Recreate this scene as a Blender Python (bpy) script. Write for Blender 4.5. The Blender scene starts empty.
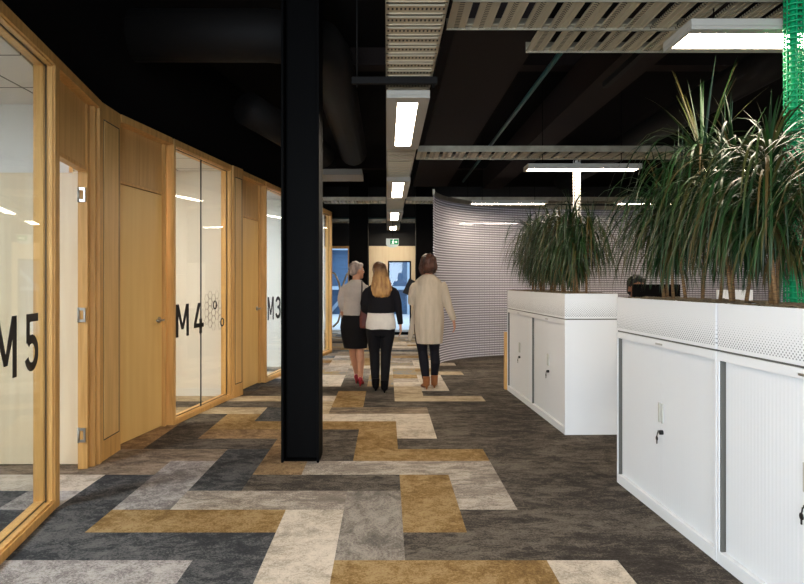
import bpy, bmesh, math, random
from mathutils import Vector, Matrix, noise
random.seed(7)
C = bpy.context.scene.collection
PI = math.pi
def R(d): return d*PI/180

# ------------------------------------------------------------------ camera, world, light, exposure
cam = bpy.data.cameras.new('camera'); camo = bpy.data.objects.new('camera', cam); C.objects.link(camo)
bpy.context.scene.camera = camo
CH = 1.31; FPX = 638.0; VX, VY = 387.0, 282.0
camo.location = (0, 0, CH); camo.rotation_euler = (R(90), 0, 0)
cam.sensor_width = 36; cam.lens = FPX/804*36
cam.shift_x = (402-VX)/804; cam.shift_y = -(292-VY)/804
cam.clip_start = .05; cam.clip_end = 200
W = bpy.data.worlds.new('world'); bpy.context.scene.world = W; W.use_nodes = True
WB = W.node_tree.nodes['Background']; WB.inputs[0].default_value = (.62, .78, 1, 1); WB.inputs[1].default_value = 1.6
vs = bpy.context.scene.view_settings
vs.view_transform = 'Standard'; vs.look = 'None'; vs.gamma = 1; vs.exposure = 0.25; vs.use_curve_mapping = False
def area(name, loc, target, sx, sy, power, col):
    l = bpy.data.lights.new(name, 'AREA'); l.shape = 'RECTANGLE'; l.size = sx; l.size_y = sy; l.energy = power; l.color = col
    o = bpy.data.objects.new(name, l); C.objects.link(o); o.location = loc
    o.rotation_euler = (Vector(target)-Vector(loc)).to_track_quat('-Z', 'Y').to_euler()
    return o
# daylight entering through the glazed front of the building behind the camera, and beyond the far doors
area('daylight_front', (-.6, -3.6, 1.6), (1.6, 4, .8), 3.0, 2.4, 200, (.76, .88, 1))
area('added_cool_fill', (-1.40, -1.9, 1.55), (1.7, 1.3, .75), 2.2, 1.7, 150, (.78, .89, 1))  # cool fill added for the near cabinets, set in an invented wall opening
area('daylight_courtyard', (-.5, 22, 5.5), (-.3, 19, 1.0), 8, 4, 360, (.72, .86, 1))
LAMP = 36          # strength of the corridor and office luminaires

# ------------------------------------------------------------------ helpers
def lin(c):
    f = lambda v: v/12.92 if v <= .04045 else ((v+.055)/1.055)**2.4
    return tuple(f(v/255) for v in c)+(1,)
def nodes(m): m.use_nodes = True; return m.node_tree.nodes, m.node_tree.links
def mat(name, rgb, rough=.5, metal=0, spec=.5, bump=0, bscale=60, var=0, vscale=4, stretch=(1, 1, 1), emit=None, es=1, rgb2=None, trans=0):
    m = bpy.data.materials.new(name); n, l = nodes(m); b = n['Principled BSDF']
    b.inputs['Base Color'].default_value = lin(rgb); b.inputs['Roughness'].default_value = rough
    b.inputs['Metallic'].default_value = metal; b.inputs['Specular IOR Level'].default_value = spec
    if var or rgb2:
        tc = n.new('ShaderNodeTexCoord'); mp = n.new('ShaderNodeMapping'); mp.inputs['Scale'].default_value = stretch
        l.new(tc.outputs['Object'], mp.inputs[0])
        nz = n.new('ShaderNodeTexNoise'); nz.inputs['Scale'].default_value = vscale; nz.inputs['Detail'].default_value = 6
        l.new(mp.outputs[0], nz.inputs[0])
        cr = n.new('ShaderNodeValToRGB'); l.new(nz.outputs[0], cr.inputs[0])
        c = lin(rgb); d = lin(rgb2) if rgb2 else tuple(v*(1-var) for v in c[:3])+(1,)
        cr.color_ramp.elements[0].position = .35; cr.color_ramp.elements[1].position = .65
        cr.color_ramp.elements[0].color = d; cr.color_ramp.elements[1].color = c
        l.new(cr.outputs[0], b.inputs['Base Color'])
    if bump:
        tc = n.new('ShaderNodeTexCoord'); nz = n.new('ShaderNodeTexNoise'); nz.inputs['Scale'].default_value = bscale; nz.inputs['Detail'].default_value = 3
        l.new(tc.outputs['Object'], nz.inputs[0])
        bp = n.new('ShaderNodeBump'); bp.inputs['Strength'].default_value = bump; bp.inputs['Distance'].default_value = .01
        l.new(nz.outputs[0], bp.inputs['Height']); l.new(bp.outputs[0], b.inputs['Normal'])
    if emit: b.inputs['Emission Color'].default_value = lin(emit); b.inputs['Emission Strength'].default_value = es
    if trans: b.inputs['Transmission Weight'].default_value = trans
    return m
def wood(name, a, b_, grain=1.0, rough=.42, axis='z'):
    m = bpy.data.materials.new(name); n, l = nodes(m); b = n['Principled BSDF']; b.inputs['Roughness'].default_value = rough
    tc = n.new('ShaderNodeTexCoord'); mp = n.new('ShaderNodeMapping')
    s = {'z': (1, 1, .07), 'y': (1, .07, 1), 'x': (.07, 1, 1)}[axis]
    mp.inputs['Scale'].default_value = s; l.new(tc.outputs['Object'], mp.inputs[0])
    nz = n.new('ShaderNodeTexNoise'); nz.inputs['Scale'].default_value = 22*grain; nz.inputs['Detail'].default_value = 7; nz.inputs['Distortion'].default_value = .6
    l.new(mp.outputs[0], nz.inputs[0])
    cr = n.new('ShaderNodeValToRGB'); cr.color_ramp.elements[0].position = .3; cr.color_ramp.elements[1].position = .68
    cr.color_ramp.elements[0].color = lin(b_); cr.color_ramp.elements[1].color = lin(a)
    l.new(nz.outputs[0], cr.inputs[0]); l.new(cr.outputs[0], b.inputs['Base Color'])
    return m
def glassm(name, tint=(.97, .99, .98), refl=.08):
    m = bpy.data.materials.new(name); n, l = nodes(m); n.remove(n['Principled BSDF'])
    t = n.new('ShaderNodeBsdfTransparent'); t.inputs[0].default_value = tint+(1,)
    g = n.new('ShaderNodeBsdfGlossy'); g.inputs['Roughness'].default_value = .02
    lw = n.new('ShaderNodeLayerWeight'); lw.inputs[0].default_value = .5
    pw = n.new('ShaderNodeMath'); pw.operation = 'POWER'; l.new(lw.outputs['Facing'], pw.inputs[0]); pw.inputs[1].default_value = 5
    ml = n.new('ShaderNodeMath'); ml.operation = 'MULTIPLY_ADD'; l.new(pw.outputs[0], ml.inputs[0]); ml.inputs[1].default_value = .5; ml.inputs[2].default_value = .035
    mx = n.new('ShaderNodeMixShader'); l.new(ml.outputs[0], mx.inputs[0]); l.new(t.outputs[0], mx.inputs[1]); l.new(g.outputs[0], mx.inputs[2])
    l.new(mx.outputs[0], n['Material Output'].inputs[0]); return m
def emis(name, rgb, s):
    m = bpy.data.materials.new(name); n, l = nodes(m); n.remove(n['Principled BSDF'])
    e = n.new('ShaderNodeEmission'); e.inputs[0].default_value = lin(rgb); e.inputs[1].default_value = s
    l.new(e.outputs[0], n['Material Output'].inputs[0]); return m

class MB:
    def __init__(s): s.v = []; s.f = []; s.m = []; s.sm = []
    def add(s, vs_, fs, mi=0, smooth=False):
        o = len(s.v); s.v += [Vector(p) for p in vs_]
        for f in fs: s.f.append([i+o for i in f]); s.m.append(mi); s.sm.append(smooth)
        return s
    def box(s, x0, x1, y0, y1, z0, z1, mi=0):
        return s.hexa([(x0, y0, z0), (x1, y0, z0), (x1, y1, z0), (x0, y1, z0), (x0, y0, z1), (x1, y0, z1), (x1, y1, z1), (x0, y1, z1)], mi)
    def hexa(s, p, mi=0): return s.add(p, [(3, 2, 1, 0), (4, 5, 6, 7), (0, 1, 5, 4), (1, 2, 6, 5), (2, 3, 7, 6), (3, 0, 4, 7)], mi)
    def prism(s, poly, fn, mi=0):            # poly 2D, fn(u,v,k) with k 0/1
        n = len(poly); a = [fn(u, v, 0) for u, v in poly]+[fn(u, v, 1) for u, v in poly]
        return s.add(a, [list(range(n))[::-1], list(range(n, 2*n))]+[(i, (i+1) % n, n+(i+1) % n, n+i) for i in range(n)], mi)
    def tube(s, pts, r, n=8, mi=0, flat=1.0, up=None):
        pts = [Vector(p) for p in pts]; rr = r if isinstance(r, (list, tuple)) else [r]*len(pts)
        rings = []; prev = None
        for i, p in enumerate(pts):
            d = (pts[min(i+1, len(pts)-1)]-pts[max(i-1, 0)]).normalized()
            if prev is None:
                a = Vector(up) if up else (Vector((1, 0, 0)) if abs(d.x) < .8 else Vector((0, 1, 0)))
            else: a = prev
            a = (a-d*a.dot(d)).normalized(); prev = a; b = d.cross(a)
            ra = rr[i] if isinstance(rr[i], tuple) else (rr[i], rr[i]*flat)
            rings.append([p+a*math.cos(2*PI*k/n)*ra[0]+b*math.sin(2*PI*k/n)*ra[1] for k in range(n)])
        return s.rings(rings, mi)
    def rings(s, rings, mi=0, smooth=True):
        n = len(rings[0]); o = []
        for r in rings: o += r
        fs = []
        for i in range(len(rings)-1):
            for k in range(n): fs.append((i*n+k, i*n+(k+1) % n, (i+1)*n+(k+1) % n, (i+1)*n+k))
        fs += [list(range(n))[::-1], [(len(rings)-1)*n+k for k in range(n)]]
        return s.add(o, fs, mi, smooth)
    def loft(s, secs, n=20, mi=0, p=2.0):     # secs: (x,y,z,rx,ry) horizontal superellipses
        rings = []
        for (x, y, z, rx, ry) in secs:
            rg = []
            for k in range(n):
                a = 2*PI*k/n; c, q = math.cos(a), math.sin(a)
                rg.append(Vector((x+rx*math.copysign(abs(c)**(2/p), c), y+ry*math.copysign(abs(q)**(2/p), q), z)))
            rings.append(rg)
        return s.rings(rings, mi)
    def ell(s, c, r, rot=None, n=14, m=9, mi=0):
        rings = []; c = Vector(c)
        for i in range(1, m):
            t = PI*i/m; rg = []
            for k in range(n):
                a = 2*PI*k/n; v = Vector((r[0]*math.sin(t)*math.cos(a), r[1]*math.sin(t)*math.sin(a), -r[2]*math.cos(t)))
                if rot: v = rot @ v
                rg.append(c+v)
            rings.append(rg)
        return s.rings(rings, mi)
    def build(s, name, mats, parent=None, bevel=0, label=None):
        off = parent_loc(parent)
        me = bpy.data.meshes.new(name); me.from_pydata([v-off for v in s.v], [], s.f)
        for m in (mats if isinstance(mats, (list, tuple)) else [mats]): me.materials.append(m)
        me.polygons.foreach_set('material_index', s.m); me.polygons.foreach_set('use_smooth', s.sm); me.update()
        bm = bmesh.new(); bm.from_mesh(me); bmesh.ops.recalc_face_normals(bm, faces=bm.faces); bm.to_mesh(me); bm.free()
        o = bpy.data.objects.new(name, me); C.objects.link(o)
        if parent: o.parent = parent
        if bevel:
            b = o.modifiers.new('bevel', 'BEVEL'); b.width = bevel; b.segments = 2; b.limit_method = 'ANGLE'
        if label: o['label'] = label
        return o
    def fuse(s, name, mats, parent=None, voxel=.01, smooth=4, label=None):
        o = s.build(name, mats, parent)
        r = o.modifiers.new('r', 'REMESH'); r.mode = 'VOXEL'; r.voxel_size = voxel; r.use_smooth_shade = True
        if smooth: q = o.modifiers.new('s', 'SMOOTH'); q.factor = .5; q.iterations = smooth
        dg = bpy.context.evaluated_depsgraph_get(); me = bpy.data.meshes.new_from_object(o.evaluated_get(dg))
        old = o.data; o.modifiers.clear(); o.data = me; bpy.data.meshes.remove(old); me.name = name
        for p in me.polygons: p.use_smooth = True
        if name == 'hair':
            for v_ in me.vertices: v_.co += v_.normal*(.011*noise.noise(Vector((v_.co.x*38, v_.co.y*38, v_.co.z*9)))+.006*noise.noise(v_.co*70))
        if label: o['label'] = label
        return o
def parent_loc(p):
    v = Vector((0, 0, 0))
    while p: v += p.location; p = p.parent
    return v
def tag(o, label, cat, group=None, kind=None):
    o['label'] = label; o['category'] = cat
    if group: o['group'] = group
    if kind: o['kind'] = kind
    return o
def empty(name, loc, label=None, cat=None, group=None, kind=None):
    o = bpy.data.objects.new(name, None); C.objects.link(o); o.location = loc; o.empty_display_size = .1
    if label: o['label'] = label; o['category'] = cat
    if group: o['group'] = group
    if kind: o['kind'] = kind
    return o
def struct(o, label=None):
    o['kind'] = 'structure'
    if label: o['label'] = label
    o['category'] = 'setting'
    return o
def copy_tree(o, loc=None, parent=None):
    c = o.copy(); C.objects.link(c); c.parent = parent
    if loc is not None: c.location = loc
    for ch in [x for x in bpy.data.objects if x.parent == o]: copy_tree(ch, None, c)
    return c

# ------------------------------------------------------------------ materials
M_wood = wood('ply_wood', (232, 188, 120), (214, 168, 100))
M_woodd = wood('wood_door', (244, 202, 126), (236, 190, 114), .5)
M_woodf = wood('wood_frame', (228, 178, 106), (202, 150, 82), 1.5)
M_woodl = wood('pale_wood', (240, 222, 188), (232, 210, 172), .7)
M_gasket = mat('gasket', (28, 30, 28), .6)
M_glass = glassm('clear_glass')
M_black = mat('black_steel', (7, 6, 6), .6, spec=.06)
M_dark = mat('dark_ceiling_paint', (16, 13, 12), .9, spec=.1)
M_duct = mat('dark_duct', (20, 17, 15), .7, spec=.2)
M_beam = mat('dark_brown_beam', (32, 23, 20), .8, spec=.2)
M_teal = mat('teal_pipe', (40, 84, 82), .4)
M_galv = mat('galvanised_steel', (178, 168, 146), .42, metal=.55, var=.3, vscale=9)
M_slot = mat('dark_slot', (20, 17, 14), .8)
M_lamp = mat('luminaire_housing', (176, 170, 158), .5)
M_white = mat('white_plaster', (236, 234, 228), .8)
M_wwarm = mat('warm_white_plaster', (240, 234, 222), .8)
M_cab = mat('white_powder_coat', (240, 241, 242), .45, bump=.02, bscale=400)
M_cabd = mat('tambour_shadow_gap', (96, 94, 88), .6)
M_silver = mat('satin_steel', (190, 188, 182), .3, metal=.9)
M_letter = mat('black_vinyl', (16, 16, 20), .5)
M_hex = mat('frosted_vinyl_line', (150, 140, 124), .5)
M_diff = emis('luminaire_glow', (255, 238, 214), LAMP)
M_diffr = emis('room_lamp_glow', (232, 242, 255), 95)
M_diffw = emis('room_lamp_warm_glow', (255, 245, 232), 62)

# ------------------------------------------------------------------ floor
def carpet(name, a, b, sx=1, sy=1, amt=.5, dk=.62):
    m = bpy.data.materials.new(name); n, l = nodes(m); bs = n['Principled BSDF']
    bs.inputs['Roughness'].default_value = .95; bs.inputs['Specular IOR Level'].default_value = .1
    tc = n.new('ShaderNodeTexCoord'); mp = n.new('ShaderNodeMapping'); mp.inputs['Scale'].default_value = (sx, sy, 1)
    l.new(tc.outputs['Object'], mp.inputs[0])
    def nz(scale, det, rough, src, dist=0):
        q = n.new('ShaderNodeTexNoise'); q.inputs['Scale'].default_value = scale; q.inputs['Detail'].default_value = det; q.inputs['Roughness'].default_value = rough; q.inputs['Distortion'].default_value = dist
        l.new(src, q.inputs[0]); return q.outputs[0]
    n1 = nz(10, 12, .85, mp.outputs[0], .5); n2 = nz(85, 4, .8, tc.outputs['Object'])
    n3 = nz(2.2, 3, .5, mp.outputs[0])
    def M(op, x, y, z=None):
        q = n.new('ShaderNodeMath'); q.operation = op
        for i_, v_ in enumerate((x, y, z)):
            if v_ is None: continue
            if isinstance(v_, (int, float)): q.inputs[i_].default_value = v_
            else: l.new(v_, q.inputs[i_])
        return q.outputs[0]
    t = M('ADD', M('MULTIPLY_ADD', n2, .52, M('ADD', n1, -.09)), M('MULTIPLY', n3, .35))
    cr = n.new('ShaderNodeValToRGB'); l.new(t, cr.inputs[0]); E = cr.color_ramp.elements
    E[0].position = .71; E[0].color = tuple(v_*dk for v_ in lin(b)[:3])+(1,); E[1].position = .96; E[1].color = lin(a)
    q = E.new(.80+.04*amt); q.color = lin(b); q = E.new(.865); q.color = tuple((x+y)/2 for x, y in zip(lin(a), lin(b)))
    l.new(cr.outputs[0], bs.inputs['Base Color'])
    bp = n.new('ShaderNodeBump'); bp.inputs['Strength'].default_value = .3; bp.inputs['Distance'].default_value = .004
    l.new(n2, bp.inputs['Height']); l.new(bp.outputs[0], bs.inputs['Normal'])
    return m
PAL = {'K': carpet('carpet_charcoal_blue', (108, 106, 104), (62, 63, 65), sx=.8),
       'D': carpet('carpet_dark_taupe', (116, 107, 95), (74, 67, 61), sx=.6, sy=1.15, amt=.8, dk=.55),
       'C': carpet('carpet_cream', (216, 203, 186), (190, 176, 158)),
       'L': carpet('carpet_lilac_grey', (186, 178, 172), (138, 130, 126), amt=.8),
       'S': carpet('carpet_silver_taupe', (166, 156, 144), (128, 119, 110), sy=.6),
       'Q': carpet('carpet_light_grey', (196, 184, 170), (150, 138, 126), sx=.5, amt=.9),
       'G': carpet('carpet_gold', (172, 144, 102), (138, 108, 66), amt=.5),
       'T': carpet('carpet_tan', (170, 140, 104), (128, 102, 74)),
       'M': carpet('carpet_brown_grey', (160, 142, 122), (112, 97, 82), sx=.5),
       'c': carpet('carpet_sand', (202, 184, 156), (166, 146, 118), sx=.5),
       'B': carpet('carpet_blue_gold', (122, 130, 140), (168, 142, 98), amt=.1, dk=.8)}
KEYS = list(PAL)
ROWS = {  # columns j=-10..3
 -4: 'KKKKKKDDCCGGDD', -3: 'LLLKKKLCCKSGDD', -2: 'KKGGGKKLLKSCDD',
 -1: 'KKKKLLLKCGGGCD', 0: 'KKKKKKKKCSDDDD', 1: 'KKLKKGGGCSGDDD', 2: 'KKKLKLQQQSGQDD',
 3: 'CCCCKLKDDDGQDD', 4: 'MMMMMLKTQQQQDD', 5: 'MMMMMMKTDGGGDD', 6: 'TTTTDDDTDGDDDD',
 7: 'TTTTDTTTDGCDDD', 8: 'TTTTDGGGGGCDDD', 9: 'DDDDDGKCCCCDDD', 10: 'ccccccKcMMMDDD',
 11: 'DDDDDDDcGDDDDD', 12: 'cccccccCGDcccD', 13: 'DDDDDDDDGDcDDD', 14: 'MMMMKDDDDDcCDD',
 15: 'GGGKKKQCDBCCDD', 16: 'KKKKKKQCDBQCDD', 17: 'BBBBKCCCSBGCDD', 18: 'CCCCCBBBSCBBcD', 19: 'GGGKKBBQSCBGDD',
 20: 'DDDSSQQQCCCCDD', 21: 'BBBBBSSCGBBCCD', 22: 'KKKQQQGCGQQCDD', 23: 'CCCCSSBSGBSSDD'}
rs = random.Random(3)
for k in range(24, 42):
    ROWS[k] = ''.join(rs.choice('QSBGTCKM')*1 if i % 3 else rs.choice('QSBDKMC') for i in range(14))
    if k % 2: ROWS[k] = (ROWS[k][0]*3+ROWS[k][3]*3+ROWS[k][6]*3+ROWS[k][9]*3+'KM')
TW = 1/3; X0 = .085; Y0 = 3.004
v = []; f = []; mi = []
def quad(x0, x1, y0, y1, m):
    o = len(v); v.extend([(x0, y0, 0), (x1, y0, 0), (x1, y1, 0), (x0, y1, 0)]); f.append((o, o+1, o+2, o+3)); mi.append(KEYS.index(m))
kmin, kmax = min(ROWS), max(ROWS)
for k, row in ROWS.items():
    for c, ch in enumerate(row):
        j = c-10; quad(X0+j*TW, X0+(j+1)*TW, Y0+k*TW, Y0+(k+1)*TW, ch)
xl, xr = X0-10*TW, X0+4*TW; yl, yh = Y0+kmin*TW, Y0+(kmax+1)*TW
quad(xr, 8.0, -4, 17.5, 'D'); quad(-6.0, xl, -4, 17.5, 'M'); quad(xl, xr, -4, yl, 'K')
if yh < 17.5: quad(xl, xr, yh, 17.5, 'S')
me = bpy.data.meshes.new('floor'); me.from_pydata(v, [], f)
for k in KEYS: me.materials.append(PAL[k])
me.polygons.foreach_set('material_index', mi); me.update()
o = bpy.data.objects.new('floor', me); C.objects.link(o); struct(o)

# ------------------------------------------------------------------ shell
ZC = 3.7
struct(MB().box(-6, 8, -4, 17.5, ZC, ZC+.1).build('ceiling', M_dark))
struct(MB().box(8, 8.1, -4, 17.5, 0, ZC).build('wall_right', mat('office_wall', (150, 138, 126), .8)))
struct(MB().box(-6.1, -6, -4, 17.5, 0, ZC).build('wall_left_outer', M_white))
m = MB(); m.box(-6, 8, -4.1, -4, 0, .3); m.box(-6, 8, -4.1, -4, 2.9, ZC); m.box(-6, -3, -4.1, -4, .3, 2.9); m.box(4, 8, -4.1, -4, .3, 2.9)
struct(m.build('wall_front', M_white))
# black wall at the end of the corridor with two openings
YB = 16.0
def bx(px, y): return (px-VX)/FPX*y
m = MB(); xa, xb, xc, xd = bx(322, YB), bx(350, YB), bx(369, YB), bx(416, YB); ZO = 2.21
m.box(-6, 8, YB, YB+.12, ZO, ZC); m.box(-6, xa, YB, YB+.12, 0, ZO); m.box(xb, xc, YB, YB+.12, 0, ZO); m.box(xd, 8, YB, YB+.12, 0, ZO)
struct(m.build('wall_back', mat('black_wall_paint', (24, 21, 20), .7)))
# wooden screen with glass door filling the larger opening
e = empty('door_5', (xc, YB-.02, 0), kind='structure'); e['category'] = 'setting'
xg0, xg1 = bx(388, YB), bx(411, YB); zg = 1.31+(282-261)/FPX*YB
m = MB(); m.box(xc, xg0, YB-.03, YB+.03, 0, ZO); m.box(xg0, xd, YB-.03, YB+.03, zg, ZO); m.box(xg1, xd, YB-.03, YB+.03, 0, zg)
m.build('timber_panel', M_woodl, e)
m = MB(); w = .035
for a, b, c, d in ((xg0, xg0+w, 0, zg), (xg1-w, xg1, 0, zg), (xg0, xg1, zg-w, zg), (xg0, xg1, 0, .06)): m.box(a, b, YB-.05, YB+.01, c, d)
m.build('door_frame', M_black, e); MB().box(xg0+w, xg1-w, YB-.02, YB-.01, .06, zg-w).build('glass_pane', M_glass, e)
e = empty('window_5', (xa, YB-.02, 0), kind='structure'); e['category'] = 'setting'
m = MB(); m.box(xa, xb, YB-.04, YB+.04, ZO-.06, ZO); m.box(xb-.05, xb, YB-.04, YB+.04, 0, ZO-.06); m.box(xa, xa+.05, YB-.04, YB+.04, 0, ZO-.06)
m.build('window_frame', M_woodf, e); MB().box(xa+.05, xb-.05, YB-.01, YB, 0, ZO-.06).build('glass_pane', M_glass, e)
# courtyard beyond
struct(MB().box(-6, 8, 17.5, 30, -.06, 0).build('ground', mat('pale_paving', (200, 204, 208), .9, var=.1, bump=.1)))
e = empty('building', (0, 26, 0), 'blue grey steel clad building with braced frame, seen through the far glass doors', 'building')
m = MB(); m.box(-5, 7, 26, 28, 0, 7); m.build('wall', mat('blue_grey_cladding', (84, 116, 150), .6, var=.25, vscale=2, stretch=(1, 1, 6)), e)
mb_ = mat('brace_steel', (176, 196, 214), .5)
for (p, q) in (((-2.4, 25.8, 0), (.9, 25.8, 3.6)), ((.9, 25.8, 0), (4.2, 25.8, 3.6))): MB().tube([p, q], .07, 8).build('brace', mb_, e)
for x in (-4.2, -2.4, .9, 4.2): MB().box(x-.09, x+.09, 25.6, 25.85, 0, 6).build('column', mb_, e)
for z in (1.0, 2.6): MB().box(-5, 7, 25.7, 25.95, z, z+.14).build('rail', mb_, e)

# ------------------------------------------------------------------ left timber and glass partition
class Line:
    def __init__(s, xf, k): s.xf = xf; s.k = k; L = math.hypot(1, k); s.n = Vector((1/L, -k/L, 0))   # normal toward the corridor
    def pt(s, Y, t=0, z=0): p = Vector((s.xf(Y), Y, z)); return p+s.n*t
    def box(s, m, Y0_, Y1, t0, t1, z0, z1, mi=0):
        P = s.pt
        return m.hexa([P(Y0_, t0, z0), P(Y0_, t1, z0), P(Y1, t1, z0), P(Y1, t0, z0), P(Y0_, t0, z1), P(Y0_, t1, z1), P(Y1, t1, z1), P(Y1, t0, z1)], mi)
LA = Line(lambda Y: -1.914-.167*(Y-3.70), -.167)
LB = Line(lambda Y: -1.94+.15*(Y-5.85), .15)
HT = 2.62; GT = 2.56; TH = .12
def window(idx, L, y0, y1, letters, joints=(), sillz=.045, hexes=False, lw=.035):
    e = empty('window_%d' % idx, L.pt(y0, 0, 0), kind='structure'); e['category'] = 'setting'
    m = MB()
    for z0, z1 in ((0, sillz), (GT, HT)): L.box(m, y0, y1, -TH, 0, z0, z1)
    for a, b in ((y0, y0+lw), (y1-.045, y1)): L.box(m, a, b, -TH, 0, sillz, GT)
    # stepped inner rebate, corridor side and room side
    for t0, t1 in ((-.035, -.012), (-TH+.01, -.06)):
        L.box(m, y0+lw, y1-.045, t0, t1, sillz, sillz+.010); L.box(m, y0+lw, y1-.045, t0, t1, GT-.010, GT)
        L.box(m, y0+lw, y0+lw+.008, t0, t1, sillz, GT); L.box(m, y1-.053, y1-.045, t0, t1, sillz, GT)
    m.build('window_frame', M_woodf, e, .003)
    g = MB(); cuts = [y0+lw]+list(joints)+[y1-.045]
    for a, b in zip(cuts[:-1], cuts[1:]): L.box(g, a+.002, b-.002, -.053, -.043, sillz+.002, GT-.002)
    g.build('glass_pane', M_glass, e)
    m = MB()
    for j in joints: L.box(m, j-.004, j+.004, -.054, -.042, sillz, GT)
    L.box(m, y1-.054, y1-.050, -.052, -.046, sillz, GT); L.box(m, y0+lw, y1-.045, -.052, -.046, sillz+.010, sillz+.014); L.box(m, y0+lw, y1-.045, -.052, -.046, GT-.014, GT-.010)
    m.build('gasket', M_gasket, e)
    if letters:
        txt, ya, yb, za, zb = letters; m = MB()
        for ch, a, b in txt:
            for poly in GLYPH[ch]:
                m.prism(poly, lambda u, w_, k: L.pt(a+(b-a)*u, -.041+.0015*k, za+(zb-za)*w_))
        m.build('lettering', M_letter, e)
    if hexes:
        m = MB(); r = .048; cx, cz = 6.60, 1.02
        for i in range(5):
            for j in range(5):
                if (i, j) in ((0, 0), (4, 4), (3, 0)): continue
                yc = cx+i*r*1.75; zc_ = .84+j*r*1.55+(r*.78 if i % 2 else 0)*.9
                P = [L.pt(yc+r*math.cos(R(60*q)), -.040, zc_+r*math.sin(R(60*q))) for q in range(7)]
                m.tube(P, .0016, 4)
        m.build('hexagon_decal', M_hex, e)
        m = MB()
        for yc, zc_ in ((6.80, 1.065), (6.99, .87)):
            m.tube([L.pt(yc+.042*math.cos(R(q)), -.038, zc_+.042*math.sin(R(q))) for q in range(0, 361, 24)], .006, 6)
        m.build('ring_decal', M_letter, e)
    return e
def stroke(p, q, w):
    (x0, y0), (x1, y1) = p, q; dx, dy = x1-x0, y1-y0; l = math.hypot(dx, dy); nx, ny = -dy/l*w/2, dx/l*w/2
    return [(x0+nx, y0+ny), (x0-nx, y0-ny), (x1-nx, y1-ny), (x1+nx, y1+ny)]
def arc(cx, cy, rx, ry, a0, a1, w, n=12):
    out = []
    for i in range(n):
        a, b = R(a0+(a1-a0)*i/n), R(a0+(a1-a0)*(i+1)/n); ro, ri = 1, 1-w
        out.append([(cx+rx*math.cos(a), cy+ry*math.sin(a)), (cx+(rx-w)*math.cos(a), cy+(ry-w*.62)*math.sin(a)), (cx+(rx-w)*math.cos(b), cy+(ry-w*.62)*math.sin(b)), (cx+rx*math.cos(b), cy+ry*math.sin(b))])
    return out
GLYPH = {
 'M': [[(0, 0), (.19, 0), (.19, 1), (0, 1)], [(.81, 0), (1, 0), (1, 1), (.81, 1)], [(.0, 1), (.22, 1), (.58, .22), (.42, .22)], [(.78, 1), (1, 1), (.58, .22), (.42, .22)]],
 '4': [[(.55, 0), (.82, 0), (.82, .48), (.55, .48)], [(0, .20), (1, .20), (1, .34), (0, .34)], [(.40, 1), (.68, 1), (.24, .34), (0, .34)]],
 '5': [[(.1, .86), (.95, .86), (.95, 1), (.1, 1)], [(.1, .5), (.34, .5), (.34, .88), (.1, .88)]]+arc(.47, .32, .50, .32, 138, -160, .25, 16),
 '3': arc(.47, .71, .50, .29, 165, -80, .25, 14)+arc(.47, .30, .53, .30, 80, -165, .25, 14)+[[(.35, .46), (.62, .46), (.62, .58), (.35, .58)]]}
window(1, LA, .6, 3.72, (( ('M', 2.98, 3.24), ('5', 3.345, 3.535)), 0, 0, .83, 1.14))
window(2, LB, 5.83, 7.19, (( ('M', 5.937, 6.199), ('4', 6.31, 6.53)), 0, 0, .79, 1.10), joints=(6.48,), hexes=True, lw=.03)
window(3, LB, 8.30, 9.9, (( ('M', 8.47, 8.72), ('3', 8.80, 9.02)), 0, 0, .80, 1.11), lw=.03)
window(4, LB, 10.75, 11.94, None)
def handle(L, Y, t, z, par, s=1):
    m = MB(); P = L.pt
    m.tube([P(Y, t, z), P(Y, t+.012, z)], .026, 16); m.tube([P(Y, t, z), P(Y, t+.055, z)], .009, 8)
    m.tube([P(Y, t+.05, z), P(Y-.12*s, t+.05, z)], .010, 8); return m.build('door_handle', M_silver, par)
def closed_door(idx, L, y0, y1):
    e = empty('door_%d' % idx, L.pt(y0, 0, 0), kind='structure'); e['category'] = 'setting'
    m = MB(); L.box(m, y0, y1, -TH, 0, GT, HT); L.box(m, y0, y0+.03, -TH, -.075, 0, GT); L.box(m, y1-.03, y1, -TH, -.06, 0, GT)
    L.box(m, y0, y1, -TH, -.082, 2.10, 2.125); m.build('door_frame', M_woodf, e, .003)
    m = MB(); L.box(m, y0+.034, y1-.034, -.118, -.088, .008, 2.094); d = m.build('door_leaf', M_woodd, e, .002)
    handle(L, y1-.09, -.088, .97, d)
    m = MB(); mid = y0+(y1-y0)*.5
    L.box(m, y0+.03, mid-.002, -.115, -.092, 2.128, GT); L.box(m, mid+.002, y1-.03, -.115, -.092, 2.128, GT)
    m.build('transom_panel', wood('transom', (220, 174, 108), (204, 156, 92), .8), e)
    m = MB(); L.box(m, y0, y1, -.119, -.116, 0, GT); m.build('gasket', M_gasket, e)
    return e
closed_door(2, LB, 4.985, 5.80); closed_door(3, LB, 7.425, 8.28); closed_door(4, LB, 9.95, 10.72)
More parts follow.
